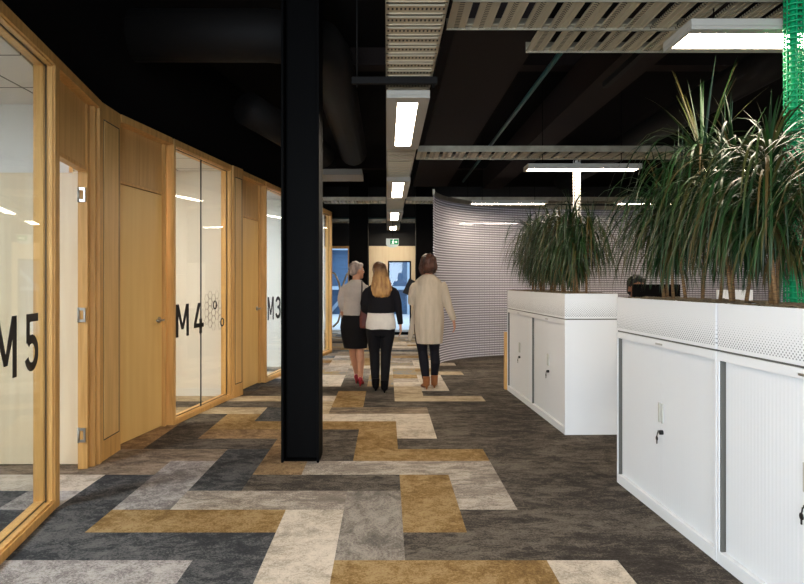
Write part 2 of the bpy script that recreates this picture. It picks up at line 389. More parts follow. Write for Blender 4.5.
def fin(idx, pts, y0, y1):
    e = empty('trim_%d' % idx, (pts[0], y0, 0), kind='structure'); e['category'] = 'setting'
    xa_, xb_ = pts
    m = MB(); m.hexa([(xa_-.13, y0, 0), (xa_, y0, 0), (xb_, y1, 0), (xb_-.13, y1, 0), (xa_-.13, y0, HT), (xa_, y0, HT), (xb_, y1, HT), (xb_-.13, y1, HT)])
    m.build('post', M_woodf, e, .004)
    sx = (xb_-xa_)/(y1-y0); f_ = lambda y: xa_+sx*(y-y0)
    a, b = y0+.04, y1-.03
    m = MB(); m.hexa([(f_(a)-.01, a, .15), (f_(a)+.0015, a, .15), (f_(b)+.0015, b, .15), (f_(b)-.01, b, .15), (f_(a)-.01, a, 2.5), (f_(a)+.0015, a, 2.5), (f_(b)+.0015, b, 2.5), (f_(b)-.01, b, 2.5)])
    m.build('gasket', M_gasket, e)
    a += .006; b -= .022
    m = MB(); m.hexa([(f_(a)-.01, a, .16), (f_(a)+.006, a, .16), (f_(b)+.006, b, .16), (f_(b)-.01, b, .16), (f_(a)-.01, a, 2.49), (f_(a)+.006, a, 2.49), (f_(b)+.006, b, 2.49), (f_(b)-.01, b, 2.49)])
    m.build('access_panel', M_wood, e, .002)
fin(1, (-2.072, -2.078), 4.625, 4.98); fin(2, (-1.725, -1.672), 7.17, 7.42)
# open door of the nearest room: jambs, header, leaf swung in, hinges
e = empty('door_1', LA.pt(3.74), kind='structure'); e['category'] = 'setting'
m = MB(); LA.box(m, 3.72, 3.75, -TH, -.0, 0, GT); LA.box(m, 4.48, 4.53, -TH, -.055, 0, GT); LA.box(m, 4.53, 4.58, -TH, -.02, 0, GT); LA.box(m, 4.58, 4.63, -TH, .0, 0, GT)
LA.box(m, 3.72, 4.63, -TH, 0, GT, HT); LA.box(m, 3.75, 4.48, -TH, -.06, 2.085, 2.115); m.build('door_frame', M_woodf, e, .003)
m = MB(); LA.box(m, 3.75, 4.48, -.10, -.07, 2.115, GT); m.build('transom_panel', M_wood, e)
m = MB(); xh = LA.pt(4.55, -TH).x-.012; m.box(xh-.74, xh, 4.55, 4.59, .01, 2.09); dl = m.build('door_leaf', M_woodl, e, .002)
m = MB(); m.box(xh+.001, xh+.010, 4.545, 4.59, .0, 2.09); m.build('door_stop', M_woodf, e)
for z in (.24, 1.08, 1.92):
    m = MB(); p = LA.pt(4.475, -.085, z); x, y = p.x-.006, p.y-.004
    m.tube([(x-.022, y, z-.052), (x-.022, y, z+.052)], .008, 8)
    m.box(x-.022, x+.024, y-.004, y+.004, z+.032, z+.050); m.box(x-.022, x+.024, y-.004, y+.004, z-.050, z-.032); m.box(x+.014, x+.026, y-.005, y+.004, z-.05, z+.05)
    m.build('hinge', M_silver, e, label='satin steel hinge')

# meeting rooms behind the glass
M_ceilt = bpy.data.materials.new('ceiling_tile'); n_, l_ = nodes(M_ceilt); b_ = n_['Principled BSDF']; b_.inputs['Roughness'].default_value = .9
tc = n_.new('ShaderNodeTexCoord'); br = n_.new('ShaderNodeTexBrick'); br.offset = 0
br.inputs['Color1'].default_value = lin((232, 230, 226)); br.inputs['Color2'].default_value = lin((232, 230, 226)); br.inputs['Mortar'].default_value = lin((120, 118, 114))
br.inputs['Scale'].default_value = 1; br.inputs['Brick Width'].default_value = 1.2; br.inputs['Row Height'].default_value = .6; br.inputs['Mortar Size'].default_value = .008
l_.new(tc.outputs['Object'], br.inputs[0]); l_.new(br.outputs[0], b_.inputs['Base Color'])
def room(idx, y0, y1, wallm, lampm, lamps, wain=None):
    XL = -5.2
    fx = lambda y: (LA if y < 4.6 else LB).pt(y, -TH).x-.005
    ys = [y0]+([4.6] if y0 < 4.6 < y1 else [])+[y1]
    m = MB(); m.hexa([(XL, y0, HT-.03), (fx(y0), y0, HT-.03), (fx(y1), y1, HT-.03), (XL, y1, HT-.03), (XL, y0, HT+.03), (fx(y0), y0, HT+.03), (fx(y1), y1, HT+.03), (XL, y1, HT+.03)])
    struct(m.build('ceiling_room_%d' % idx, M_ceilt))
    struct(MB().box(XL-.1, XL, y0, y1, 0, HT).build('wall_left_room_%d' % idx, wallm))
    m = MB(); m.box(XL, fx(y1)-.04, y1, y1+.05, 0, HT-.03); struct(m.build('wall_back_room_%d' % idx, wallm))
    m = MB(); m.box(XL, fx(y1)-.05, y1-.012, y1, 0, .09); struct(m.build('baseboard_back_room_%d' % idx, M_white))
    for (x, y) in lamps:
        e = empty('recessed_light', (x, y, HT-.04), LABR[idx], 'ceiling light', 'recessed lights in the meeting rooms')
        m = MB()
        for a in ((x-.3, x-.27, y-.3, y+.3), (x+.27, x+.3, y-.3, y+.3), (x-.27, x+.27, y-.3, y-.27), (x-.27, x+.27, y+.27, y+.3)): m.box(*a, HT-.045, HT-.03)
        m.build('frame', M_white, e); MB().box(x-.27, x+.27, y-.27, y+.27, HT-.04, HT-.032).build('diffuser', lampm, e)
LABR = {1: 'square recessed ceiling light inside the nearest meeting room', 2: 'square recessed light in the ceiling of the second meeting room', 3: 'square recessed light inside the third meeting room', 4: 'square recessed light inside the farthest meeting room'}
room(1, .5, 4.60, M_white, M_diffr, [(-3.4, 2.2)])
room(2, 4.66, 7.34, M_wwarm, M_diffw, [(-3.2, 5.6)])
room(3, 7.40, 9.90, M_white, M_diffr, [(-3.0, 8.4)])
room(4, 9.96, 12.0, M_white, M_diffr, [(-2.8, 10.9)])
m = MB(); m.box(-5.2, -1.42, .42, .5, 0, HT); struct(m.build('wall_front_room_1', M_white))
m = MB(); L0 = LA.pt(.6)
for y0, y1, z0, z1 in ((-4, -3.2, 0, HT), (-.6, .6, 0, HT), (-3.2, -.6, 0, .55), (-3.2, -.6, 2.5, HT)):  # unseen wall, its opening made for the added cool fill
    f_ = lambda y: -1.42+(L0.x+1.42)*(y+4)/4.6 if False else -1.46
    m.box(-1.58, -1.46, y0, y1, z0, z1)
struct(m.build('wall_left', M_wood))
# dark plenum wall above the timber partition
m = MB()
for (p, q) in (((-1.75, .5), (-2.30, 4.65)), ((-2.30, 4.65), (-1.2, 12.0))):
    m.hexa([(p[0]-.1, p[1], HT+.03), (p[0], p[1], HT+.03), (q[0], q[1], HT+.03), (q[0]-.1, q[1], HT+.03), (p[0]-.1, p[1], ZC), (p[0], p[1], ZC), (q[0], q[1], ZC), (q[0]-.1, q[1], ZC)])
struct(m.build('wall_left_upper', M_dark))

# ------------------------------------------------------------------ columns
e = empty('steel_column', (-.63, 4.74, 0), 'black steel H-section column standing in the middle of the patterned carpet', 'column')
m = MB(); x0, x1 = -.768, -.492; t = .018
m.box(x0, x0+t, 4.62, 4.88, .0, ZC); m.box(x1-t, x1, 4.62, 4.88, .0, ZC); m.box(x0+t, x1-t, 4.745, 4.757, .0, ZC); m.build('shaft', M_black, e, .002)
m = MB(); m.box(x0+.02, x1-.02, 4.66, 4.85, 0, .006); m.build('base_plate', M_black, e)
o = MB().box(bx(349, 14), bx(368, 14), 14, 14.35, 0, ZC).build('column', M_black, None, .004); tag(o, 'black column far down the corridor, behind the two women on the left', 'column')
o = MB().box(bx(416, 14), bx(434, 14), 14, 14.35, 0, ZC).build('column', M_black, None, .004); tag(o, 'black column far down the corridor, behind the woman in the beige cardigan', 'column')
# ------------------------------------------------------------------ services under the ceiling
def tray_along_y(y0, y1, x0, x1, z):
    e = empty('cable_tray', (x0, y0, z), 'galvanised perforated cable tray running down the corridor above the row of lights', 'cable tray')
    m = MB(); m.box(x0-.004, x0, y0, y1, z-.012, z+.06); m.box(x1, x1+.004, y0, y1, z-.012, z+.06); m.build('side_rail', M_galv, e)
    m = MB(); y = y0
    while y < y1-.05:
        m.box(x0, x1, y, y+.115, z, z+.004); m.box(x0+.012, x1-.012, y-.003, y+.005, z-.009, z+.001); m.box(x0+.012, x1-.012, y+.100, y+.106, z-.006, z+.001)
        y += .14
    m.build('rungs', M_perf, e)
    return e
def perf(name, base, hole, axis):
    m = bpy.data.materials.new(name); n, l = nodes(m); b = n['Principled BSDF']; b.inputs['Roughness'].default_value = .45; b.inputs['Metallic'].default_value = .4
    tc = n.new('ShaderNodeTexCoord'); sp = n.new('ShaderNodeSeparateXYZ'); l.new(tc.outputs['Object'], sp.inputs[0])
    def cell(out, period, off=0):
        a = n.new('ShaderNodeMath'); a.operation = 'MULTIPLY_ADD'; l.new(out, a.inputs[0]); a.inputs[1].default_value = 1/period; a.inputs[2].default_value = off
        f = n.new('ShaderNodeMath'); f.operation = 'FRACT'; l.new(a.outputs[0], f.inputs[0])
        s = n.new('ShaderNodeMath'); s.operation = 'SUBTRACT'; l.new(f.outputs[0], s.inputs[0]); s.inputs[1].default_value = .5
        p = n.new('ShaderNodeMath'); p.operation = 'ABSOLUTE'; l.new(s.outputs[0], p.inputs[0]); return p.outputs[0]
    u, w = (sp.outputs[0], sp.outputs[1]) if axis == 'y' else (sp.outputs[1], sp.outputs[0])
    a = cell(u, .0215); c = cell(w, .14, .12)
    l1 = n.new('ShaderNodeMath'); l1.operation = 'LESS_THAN'; l.new(a, l1.inputs[0]); l1.inputs[1].default_value = .22
    l2 = n.new('ShaderNodeMath'); l2.operation = 'LESS_THAN'; l.new(c, l2.inputs[0]); l2.inputs[1].default_value = .10
    mu = n.new('ShaderNodeMath'); mu.operation = 'MULTIPLY'; l.new(l1.outputs[0], mu.inputs[0]); l.new(l2.outputs[0], mu.inputs[1])
    mx = n.new('ShaderNodeMix'); mx.data_type = 'RGBA'; l.new(mu.outputs[0], mx.inputs[0]); mx.inputs[6].default_value = lin(base); mx.inputs[7].default_value = lin(hole)
    l.new(mx.outputs[2], b.inputs['Base Color']); return m
M_perf = perf('perforated_galvanised', (186, 172, 146), (30, 22, 14), 'y')
M_perfx = perf('perforated_galvanised_cross', (190, 178, 152), (60, 50, 38), 'x')
tray_along_y(1.2, 15.6, -.004, .298, 2.685)
def tray_along_x(x0, x1, y0, y1, z, label):
    e = empty('cable_tray', (x0, y0, z), label, 'cable tray', 'cable trays crossing under the ceiling')
    m = MB(); m.box(x0, x1, y0-.004, y0, z-.012, z+.055); m.box(x0, x1, y1, y1+.004, z-.012, z+.055); m.build('side_rail', M_galv, e)
    m = MB(); x = x0
    while x < x1-.1:
        m.box(x, x+.105, y0, y1, z, z+.004)
        for dx in (.0, .033, .068, .099): m.box(x+dx, x+dx+.006, y0, y1, z-.006, z)
        x += .145
    for yy in (y0+.02, y1-.03): m.box(x0, x1, yy, yy+.012, z+.004, z+.012)
    m.build('rungs', M_perfx, e); return e
tray_along_x(.34, 4.2, 3.28, 3.64, 2.76, 'near galvanised cable tray running to the right from the corridor tray')
tray_along_x(.87, 4.2, 3.66, 4.0, 2.76, 'galvanised cable tray alongside the near one, just behind it')
tray_along_x(.34, 4.4, 7.05, 7.5, 2.76, 'galvanised cable tray crossing above the middle row of office lights')
tray_along_x(-1.15, -.02, 11.3, 11.75, 2.76, 'galvanised cable tray crossing left of the corridor lights, far end')
tray_along_x(.34, 5.5, 11.3, 11.75, 2.76, 'galvanised cable tray crossing just above the translucent curtain')
tray_along_x(-1.6, -.02, 15.2, 15.6, 2.76, 'farthest cable tray, left of the exit sign')
tray_along_x(.34, 3.0, 15.2, 15.6, 2.76, 'farthest cable tray, right of the exit sign')
def lamp(name, cx, cy, lx, ly, z, label, group, gm=M_diff, bw=.078, be=.13, rods=True):
    e = empty(name, (cx, cy, z), label, 'ceiling light', group)
    x0, x1, y0, y1 = cx-lx/2, cx+lx/2, cy-ly/2, cy+ly/2
    bxx, byy = (bw, be) if ly > lx else (be, bw)
    m = MB(); m.box(x0, x1, y0, y1, z+.02, z+.055)
    for a in ((x0, x0+bxx, y0, y1), (x1-bxx, x1, y0, y1), (x0+bxx, x1-bxx, y0, y0+byy), (x0+bxx, x1-bxx, y1-byy, y1)): m.box(*a, z, z+.02)
    m.build('housing', M_lamp, e, .003)
    MB().box(x0+bxx+.002, x1-bxx-.002, y0+byy+.002, y1-byy-.002, z+.006, z+.019).build('diffuser', gm, e)
    if rods:
        for k in (-.35, .35):
            px_, py_ = (cx, cy+ly*k) if ly > lx else (cx+lx*k, cy)
            MB().tube([(px_, py_, z+.055), (px_, py_, 2.745 if cy == 3.35 else ZC)], .004, 6).build('hanger', M_black, e)
    return e
cl = ['nearest lit rectangular light below the corridor cable tray', 'second lit light from the front below the corridor tray', 'third lit light from the front below the corridor tray', 'farthest lit light of the corridor row, just before the exit sign']
for i, (a, b) in enumerate(((4.40, 6.10), (8.05, 9.75), (11.65, 13.3), (14.5, 15.7))):
    lamp('corridor_light', .147, (a+b)/2, .30, b-a, 2.58, cl[i], 'lights in a row below the corridor tray', rods=False)
lamp('corridor_light', .147, 1.4, .30, 1.7, 2.58, 'corridor light above the camera position', 'lights in a row below the corridor tray', rods=False)
lamp('corridor_light', .147, -2.2, .30, 1.7, 2.58, 'corridor light behind the camera position', 'lights in a row below the corridor tray', rods=False)
ol = [(2.17, 3.35, 1.30, .33, 'near office light at the top right, hanging above the big plants'), (2.20, 7.2, 1.27, .24, 'office light hanging above the far planter'),
      (4.15, 7.2, 1.27, .24, 'office light seen through the big plants in the middle row'), (1.97, 10.35, 1.22, .24, 'office light hanging before the curtain, left of the white cable spine'),
      (4.35, 10.35, 1.24, .24, 'office light hanging before the curtain, right of the white cable spine'), (6.4, 7.2, 1.27, .24, 'rightmost office light of the middle row'),
      (4.3, 3.36, 1.3, .33, 'office light right of the near one'), (2.22, -.4, 1.3, .33, 'office light right behind the camera'), (4.3, -.4, 1.3, .33, 'office light far right behind the camera'),
      (6.2, 13.6, 1.3, .33, 'office light behind the curtain on the right'), (2.2, 13.8, 1.3, .33, 'office light behind the curtain on the left')]
for x, y, a, b, lb in ol: lamp('office_light', x, y, a, b, 2.572, lb, 'linear lights over the office', bw=.045 if b < .3 else .06, be=.02)
# trapeze bar
e = empty('support_bar', (.05, 4.25, 2.64), 'dark steel bar carrying the corridor tray before the nearest light', 'support bar')
MB().box(-.235, .335, 4.235, 4.275, 2.63, 2.675).build('bar', M_duct, e, .003)
for x in (-.2, .31): MB().tube([(x, 4.255, 2.61), (x, 4.255, ZC)], .006, 8).build('rod', M_duct, e)
# ducts, beams, pipes
def tagd(o, lb, c='duct', g=None): return tag(o, lb, c, g)
tagd(MB().tube([(-1.98, 5.0, 3.24), (-.95, 5.0, 3.24), (-.72, 5.05, 3.24), (-.55, 5.2, 3.24), (-.50, 5.5, 3.24), (-.50, 9.5, 3.24)], .2, 20).build('air_duct', M_duct), 'large dark round air duct at the upper left that bends away behind the column')
tagd(MB().box(-1.0, 7.5, 6.5, 6.7, 3.52, 3.7).build('ceiling_beam', M_beam), 'dark cross beam under the ceiling before the middle row of lights', 'beam')
tagd(MB().box(-1.0, 7.5, 12.4, 12.6, 3.52, 3.7).build('ceiling_beam', M_beam), 'dark cross beam under the ceiling near the curtain', 'beam')
tagd(MB().box(.50, 1.15, 4.5, 12.3, 3.15, 3.5).build('air_duct', M_beam), 'flat rectangular dark brown duct right of the corridor lights')
tagd(MB().box(1.85, 2.2, -1, 12.3, 3.1, 3.45).build('ceiling_beam', M_beam), 'long dark beam running away over the planters', 'beam')
tagd(MB().tube([(3.3, 1.5, 3.2), (3.3, 12.0, 3.2)], .16, 18).build('air_duct', M_duct), 'round dark duct running away above the big plants')
tagd(MB().tube([(1.43, 2.0, 3.2), (1.43, 12, 3.2)], .022, 8).build('pipe', M_teal), 'thin teal pipe running away under the dark ceiling', 'pipe')
tagd(MB().tube([(-1.3, 15.4, 2.838), (2.9, 15.4, 2.838)], .025, 8).build('pipe', M_teal), 'thin teal pipe crossing at the far end above the exit sign', 'pipe')
tagd(MB().tube([(-1.4, 6.4, 3.05), (-1.15, 7, 2.98), (-.85, 8.4, 2.98)], .17, 16).build('air_duct', M_duct), 'short dark round duct behind the black column')
o = tag(MB().box(-.95, -.33, 8.4, 8.95, 2.72, 2.80).build('air_diffuser', mat('grey_diffuser', (120, 114, 104), .5), None, .004), 'grey flat box under the ceiling, right of the near black column', 'air diffuser')
for i, (x, y) in enumerate(((1.32, 3.2), (1.72, 3.9))):
    o = MB().box(x, x+.045, y-.9, y+1.2, 2.90 - .04*i, 2.945-.04*i).build('channel', M_duct); tag(o, ('left' if i == 0 else 'right')+' dark steel channel crossing over the near cable trays', 'channel')
# exit sign
e = empty('exit_sign', (.12, 14.12, 2.2), 'green and white running man exit sign hanging at the corridor end', 'sign')
YS = 14.1; x0, x1, z0, z1 = -.02, .26, 2.09, 2.27
m = MB(); pts = [(x0, z1), (x0, z0+.06)]+[(.125+.145*math.cos(R(a)), z0+.06-.10*math.sin(R(a))) for a in range(180, -1, -15)][1:-1]+[(x1, z0+.06), (x1, z1)]
pts = [(x0, z1), (x0, z0+.06)]+[(.12-.14*math.cos(R(a)), z0+.06-.08*math.sin(R(a))) for a in range(15, 180, 15)]+[(x1, z0+.06), (x1, z1)]
m.prism(pts, lambda u, w_, k: (u, YS+.03*k, w_)); m.build('body', mat('exit_white', (190, 200, 196), .4, emit=(235, 245, 238), es=.25), e)
MB().box(x0+.09, x1-.01, YS-.004, YS, z0+.05, z1-.02).build('green_panel', mat('exit_green', (10, 130, 80), .5, emit=(10, 150, 90), es=.5), e)
m = MB(); cz = z0+.105; cx = x0+.18; y_ = YS-.006
P = lambda u, w_, k: (cx+u, y_+.002*k, cz+w_)
m.prism(stroke((.005, 0), (.05, 0), .014), P); m.prism([(.042, .026), (.07, 0), (.042, -.026)], P)
m.prism(stroke((-.05, -.045), (-.03, .0), .012), P); m.prism(stroke((-.03, 0), (-.012, -.045), .012), P); m.prism(stroke((-.032, 0), (-.024, .032), .016), P); m.prism(stroke((-.05, .012), (-.006, .02), .009), P); m.prism(stroke((-.024, .04), (-.016, .055), .015), P)
m.build('arrow', mat('exit_mark', (250, 255, 250), .5, emit=(250, 255, 250), es=1), e)
MB().tube([(.125, YS+.015, z1), (.125, YS+.015, 2.69)], .006, 6).build('hanger', M_black, e)

# ------------------------------------------------------------------ translucent curtain
path = [(.70, 9.55), (.72, 9.75), (.80, 10.05), (1.0, 10.45), (1.35, 10.85), (1.8, 11.12), (2.5, 11.4), (3.4, 11.6), (4.6, 11.7), (6.0, 11.7), (7.6, 11.65)]
def resample(P, n):
    P = [Vector((a, b)) for a, b in P]; Q = []
    for i in range(len(P)-1):
        p0, p1, p2, p3 = P[max(i-1, 0)], P[i], P[i+1], P[min(i+2, len(P)-1)]
        for k in range(10):
            t = k/10; Q.append(.5*((2*p1)+(p2-p0)*t+(2*p0-5*p1+4*p2-p3)*t*t+(3*p1-p0-3*p2+p3)*t**3))
    Q.append(P[-1]); d = [0]
    for i in range(1, len(Q)): d.append(d[-1]+(Q[i]-Q[i-1]).length)
    out = []
    for k in range(n+1):
        s = d[-1]*k/n; i = max(j for j in range(len(d)) if d[j] <= s+1e-9); i = min(i, len(Q)-2)
        out.append(Q[i].lerp(Q[i+1], (s-d[i])/max(1e-9, d[i+1]-d[i])))
    return out
CP = resample(path, 150)
e = empty('curtain_wall', (.7, 9.6, 0), 'curved translucent grey partition of stacked ribs across the office', 'partition')
def ribbon(m, P, z0, z1, th):
    n = len(P)
    nr = []
    for i in range(n):
        d = (P[min(i+1, n-1)]-P[max(i-1, 0)]).normalized(); nr.append(Vector((-d.y, d.x)))
    vs_ = []
    for i in range(n):
        for s in (-1, 1):
            q = P[i]+nr[i]*th*s
            vs_ += [(q.x, q.y, z0), (q.x, q.y, z1)]
    fs = []
    for i in range(n-1):
        a = i*4; b = a+4
        fs += [(a, b, b+1, a+1), (a+2, a+3, b+3, b+2), (a+1, b+1, b+3, a+3), (a, a+2, b+2, b)]
    fs += [(0, 1, 3, 2), (n*4-4, n*4-2, n*4-1, n*4-3)]
    m.add(vs_, fs)
sheet = bpy.data.materials.new('translucent_sheet'); n_, l_ = nodes(sheet); n_.remove(n_['Principled BSDF'])
tr = n_.new('ShaderNodeBsdfTransparent'); tr.inputs[0].default_value = (.95, .93, .97, 1); df = n_.new('ShaderNodeBsdfDiffuse'); df.inputs[0].default_value = lin((206, 202, 208)); tl = n_.new('ShaderNodeBsdfTranslucent'); tl.inputs[0].default_value = lin((214, 211, 219))
gl = n_.new('ShaderNodeBsdfGlossy'); gl.inputs['Roughness'].default_value = .08
m1 = n_.new('ShaderNodeMixShader'); m1.inputs[0].default_value = .4; l_.new(df.outputs[0], m1.inputs[1]); l_.new(tl.outputs[0], m1.inputs[2])
m2 = n_.new('ShaderNodeMixShader'); m2.inputs[0].default_value = .52; l_.new(tr.outputs[0], m2.inputs[1]); l_.new(m1.outputs[0], m2.inputs[2])
m3 = n_.new('ShaderNodeMixShader'); m3.inputs[0].default_value = .06; l_.new(m2.outputs[0], m3.inputs[1]); l_.new(gl.outputs[0], m3.inputs[2]); l_.new(m3.outputs[0], n_['Material Output'].inputs[0])
m = MB(); ribbon(m, CP, .02, 2.63, .002); m.build('sheet', sheet, e)
m = MB(); CPc = CP[::2]
z = .03
while z < 2.62: ribbon(m, CPc, z, z+.011, .009); z += .04
m.build('ribs', mat('rib_plastic', (240, 236, 242), .3), e)
m = MB()
for i in range(0, len(CP)): p = CP[i]; m.box(p.x-.002, p.x+.002, p.y-.012, p.y-.006, .03, 2.62)
m.build('vertical_ties', mat('tie_plastic', (128, 122, 130), .5), e)
m = MB(); ribbon(m, CP, 2.63, 2.70, .018); m.build('track', M_galv, e)
# white board behind it
e = empty('whiteboard', (2.6, 12.6, .9), 'pale board standing behind the translucent partition', 'whiteboard')
m = MB(); m.box(2.05, 3.6, 12.6, 12.64, .75, 1.72); m.build('board', mat('board_white', (240, 238, 236), .5), e, .004)
for x in (2.2, 3.45): MB().box(x-.02, x+.02, 12.64, 12.68, 0, 1.7).build('leg', M_lamp, e)
# bent wood stand at the far left opening
e = empty('bentwood_stand', (-1.15, 15.0, 0), 'tall bent wood coat stand of two curved hoops at the far left opening', 'coat stand')
Yk = 15.0
def pk(px, py): return ((px-VX)/FPX*Yk, Yk, CH-(py-VY)/FPX*Yk)
MB().tube([pk(331, 272), pk(335, 274), pk(339, 283), pk(341, 296), pk(341, 312), pk(338, 322), pk(333, 327)], .022, 8).build('hoop', M_woodl, e)
MB().tube([pk(351, 272), pk(347, 274), pk(343.5, 283), pk(342, 296), pk(342, 312), pk(342, 334.5)], .022, 8).build('hoop', M_woodl, e)
MB().tube([(pk(340, 0)[0]-.2, Yk, .012), (pk(340, 0)[0]+.2, Yk, .012)], .014, 8).build('foot', M_woodl, e)

# ------------------------------------------------------------------ cabinets and planters
def perfmat():
    m = bpy.data.materials.new('planter_perforated'); n, l = nodes(m); b = n['Principled BSDF']; b.inputs['Roughness'].default_value = .45
    tc = n.new('ShaderNodeTexCoord'); sp = n.new('ShaderNodeSeparateXYZ'); l.new(tc.outputs['Object'], sp.inputs[0])
    def M(op, a, b_=None, c=None):
        q = n.new('ShaderNodeMath'); q.operation = op
        for i, x in enumerate((a, b_, c)):
            if x is None: continue
            if isinstance(x, (int, float)): q.inputs[i].default_value = x
            else: l.new(x, q.inputs[i])
        return q.outputs[0]
    p = .0125
    s = M('ADD', sp.outputs[0], sp.outputs[1])
    u = M('MULTIPLY', M('ADD', s, sp.outputs[2]), 1/(p*1.6)); w = M('MULTIPLY', M('SUBTRACT', s, sp.outputs[2]), 1/(p*1.6))
    du = M('SUBTRACT', M('FRACT', u), .5); dw = M('SUBTRACT', M('FRACT', w), .5)
    d = M('SQRT', M('ADD', M('MULTIPLY', du, du), M('MULTIPLY', dw, dw)))
    zz = sp.outputs[2]     # local height 0..0.225
    rad = M('MULTIPLY_ADD', zz, -2.2, .38)
    rad = M('MAXIMUM', rad, .0)
    ins = M('LESS_THAN', d, rad)
    rng = M('MULTIPLY', M('GREATER_THAN', zz, .028), M('LESS_THAN', zz, .175))
    fac = M('MULTIPLY', ins, rng)
    gx = n.new('ShaderNodeMix'); gx.data_type = 'RGBA'; l.new(fac, gx.inputs[0]); gx.inputs[6].default_value = lin((240, 241, 242)); gx.inputs[7].default_value = lin((140, 142, 145))
    l.new(gx.outputs[2], b.inputs['Base Color']); return m
M_pl = perfmat()
def tambour_mat():
    m = bpy.data.materials.new('tambour_slats'); n, l = nodes(m); b = n['Principled BSDF']; b.inputs['Roughness'].default_value = .5; b.inputs['Base Color'].default_value = lin((238, 240, 242))
    tc = n.new('ShaderNodeTexCoord'); wv = n.new('ShaderNodeTexWave'); wv.bands_direction = 'Y'; wv.inputs['Scale'].default_value = 13; l.new(tc.outputs['Object'], wv.inputs[0])
    bp = n.new('ShaderNodeBump'); bp.inputs['Strength'].default_value = .12; bp.inputs['Distance'].default_value = .003; l.new(wv.outputs[0], bp.inputs['Height']); l.new(bp.outputs[0], b.inputs['Normal']); return m
M_tam = tambour_mat(); M_soil = mat('pebble_soil', (150, 130, 98), .95, rgb2=(84, 70, 50), vscale=90, bump=.6, bscale=120)
M_key = mat('black_key', (14, 14, 14), .4); M_pull = mat('pull_strip', (188, 186, 176), .5)
CF = 1.525; CD = .405; BH = .985
def cabinet(y0, y1, xf, label, group='white storage cabinets under the planters', CD=CD):
    e = empty('storage_cabinet', (xf, y0, 0), label, 'cabinet', group); e.rotation_euler.z = .0293
    x1 = xf+CD; m = MB()
    m.box(xf, x1, y0+.001, y0+.02, 0, BH); m.box(xf, x1, y1-.02, y1-.001, 0, BH); m.box(xf, x1, y0+.02, y1-.02, BH-.04, BH); m.box(xf, x1, y0+.02, y1-.02, 0, .06)
    m.box(x1-.02, x1, y0+.02, y1-.02, .06, BH-.04); m.build('body', M_cab, e, .002)
    ym = (y0+y1)/2
    for a, b in ((y0+.042, ym-.001), (ym+.001, y1-.042)):
        d = MB(); d.box(xf+.020, xf+.028, a, b, .063, BH-.043); dd = d.build('tambour_door', M_tam, e)
        yy = b-.012 if b < ym+.01 else a+.012
        yy = (b-.016) if b < ym+.01 else (a+.016)
        MB().box(xf+.010, xf+.020, yy-.006, yy+.006, .52, .63).build('pull_strip', M_pull, dd, .001, 'beige pull strip')
    m = MB(); m.box(xf+.031, xf+.038, y0+.02, y1-.02, .06, BH-.04); m.box(xf+.004, xf+.030, y1-.030, y1-.021, .061, BH-.041); m.build('door_channel', M_cabd, e)  # channel back, plus dark strip painting the recess shade at the far end
    m = MB(); m.tube([(xf+.020, ym-.012, .468), (xf+.002, ym-.012, .468)], .013, 12); m.tube([(xf+.004, ym-.028, .471), (xf+.004, ym+.003, .471)], .007, 8); m.build('lock', M_key, e, label='black lock')
    m = MB(); m.tube([(xf+.002, ym+.01, .465), (xf-.002, ym+.012, .44)], .003, 6); m.ell((xf-.002, ym+.012, .43), (.004, .013, .014)); m.box(xf-.004, xf, ym+.009, ym+.015, .40, .42); m.build('key', M_key, e, label='black key')
    MB().box(xf-.003, xf, ym-.05, ym+.03, BH-.028, BH-.018).build('name_tab', M_silver, e)
    return e
def planter(y0, y1, xf, label, CD=CD):
    e = empty('planter_box', (xf, y0, BH), label, 'planter', 'perforated planter boxes on the cabinets'); e.rotation_euler.z = .0293
    x1 = xf+CD; z0, z1 = BH+.010, 1.21; t = .012; m = MB()
    m.box(xf, xf+t, y0+.004, y1-.004, z0, z1); m.box(x1-t, x1, y0+.004, y1-.004, z0, z1); m.box(xf+t, x1-t, y0+.004, y0+.004+t, z0, z1); m.box(xf+t, x1-t, y1-.004-t, y1-.004, z0, z1); m.box(xf+t, x1-t, y0+.02, y1-.02, z0, z0+.01)
    m.build('box', M_pl, e, .0015)
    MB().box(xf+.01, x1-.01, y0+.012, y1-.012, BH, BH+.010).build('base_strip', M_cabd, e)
    m = MB(); nx, ny = 10, 40; vs_ = []; fs = []
    for i in range(nx+1):
        for j in range(ny+1):
            x = xf+t+(CD-2*t)*i/nx; y = y0+.014+(y1-y0-.028)*j/ny
            vs_.append((x, y, 1.211+.012*noise.noise(Vector((x*25, y*25, 0)))))
    for i in range(nx):
        for j in range(ny): a = i*(ny+1)+j; fs.append((a, a+1, a+ny+2, a+ny+1))
    m.add(vs_, fs); o = m.build('pebbles', M_soil, e); o['kind'] = 'stuff'
    return e
cabs = [(2.985, 4.18, 'white cabinet with key in lock, farther one of the near row'), (1.785, 2.98, 'white cabinet cut off by the right edge of the photo, its lock half visible')]
for a, b, lb in cabs: cabinet(a, b, 1.54 if a > 2 else 1.575, lb)
planter(2.985, 4.18, 1.54, 'white perforated planter on the cabinet with the visible key, beside the white far pair'); planter(1.785, 2.98, 1.575, 'white perforated planter at the right edge of the photo')
cabinet(6.60, 7.73, 1.49, 'farthest white cabinet, left one of the far pair', CD=.46); cabinet(5.46, 6.595, 1.523, 'white cabinet of the far pair whose plain end faces the camera', CD=.46)
planter(6.60, 7.73, 1.49, 'farthest white planter, left one of the far pair', CD=.46); planter(5.46, 6.595, 1.523, 'white planter of the far pair whose perforated end faces the camera', CD=.46)
o = tag(MB().box(1.435, 1.475, 7.76, 7.84, 0, .70).build('timber_panel', M_woodf, None, .003), 'low upright timber panel at the far end of the cabinets', 'panel')

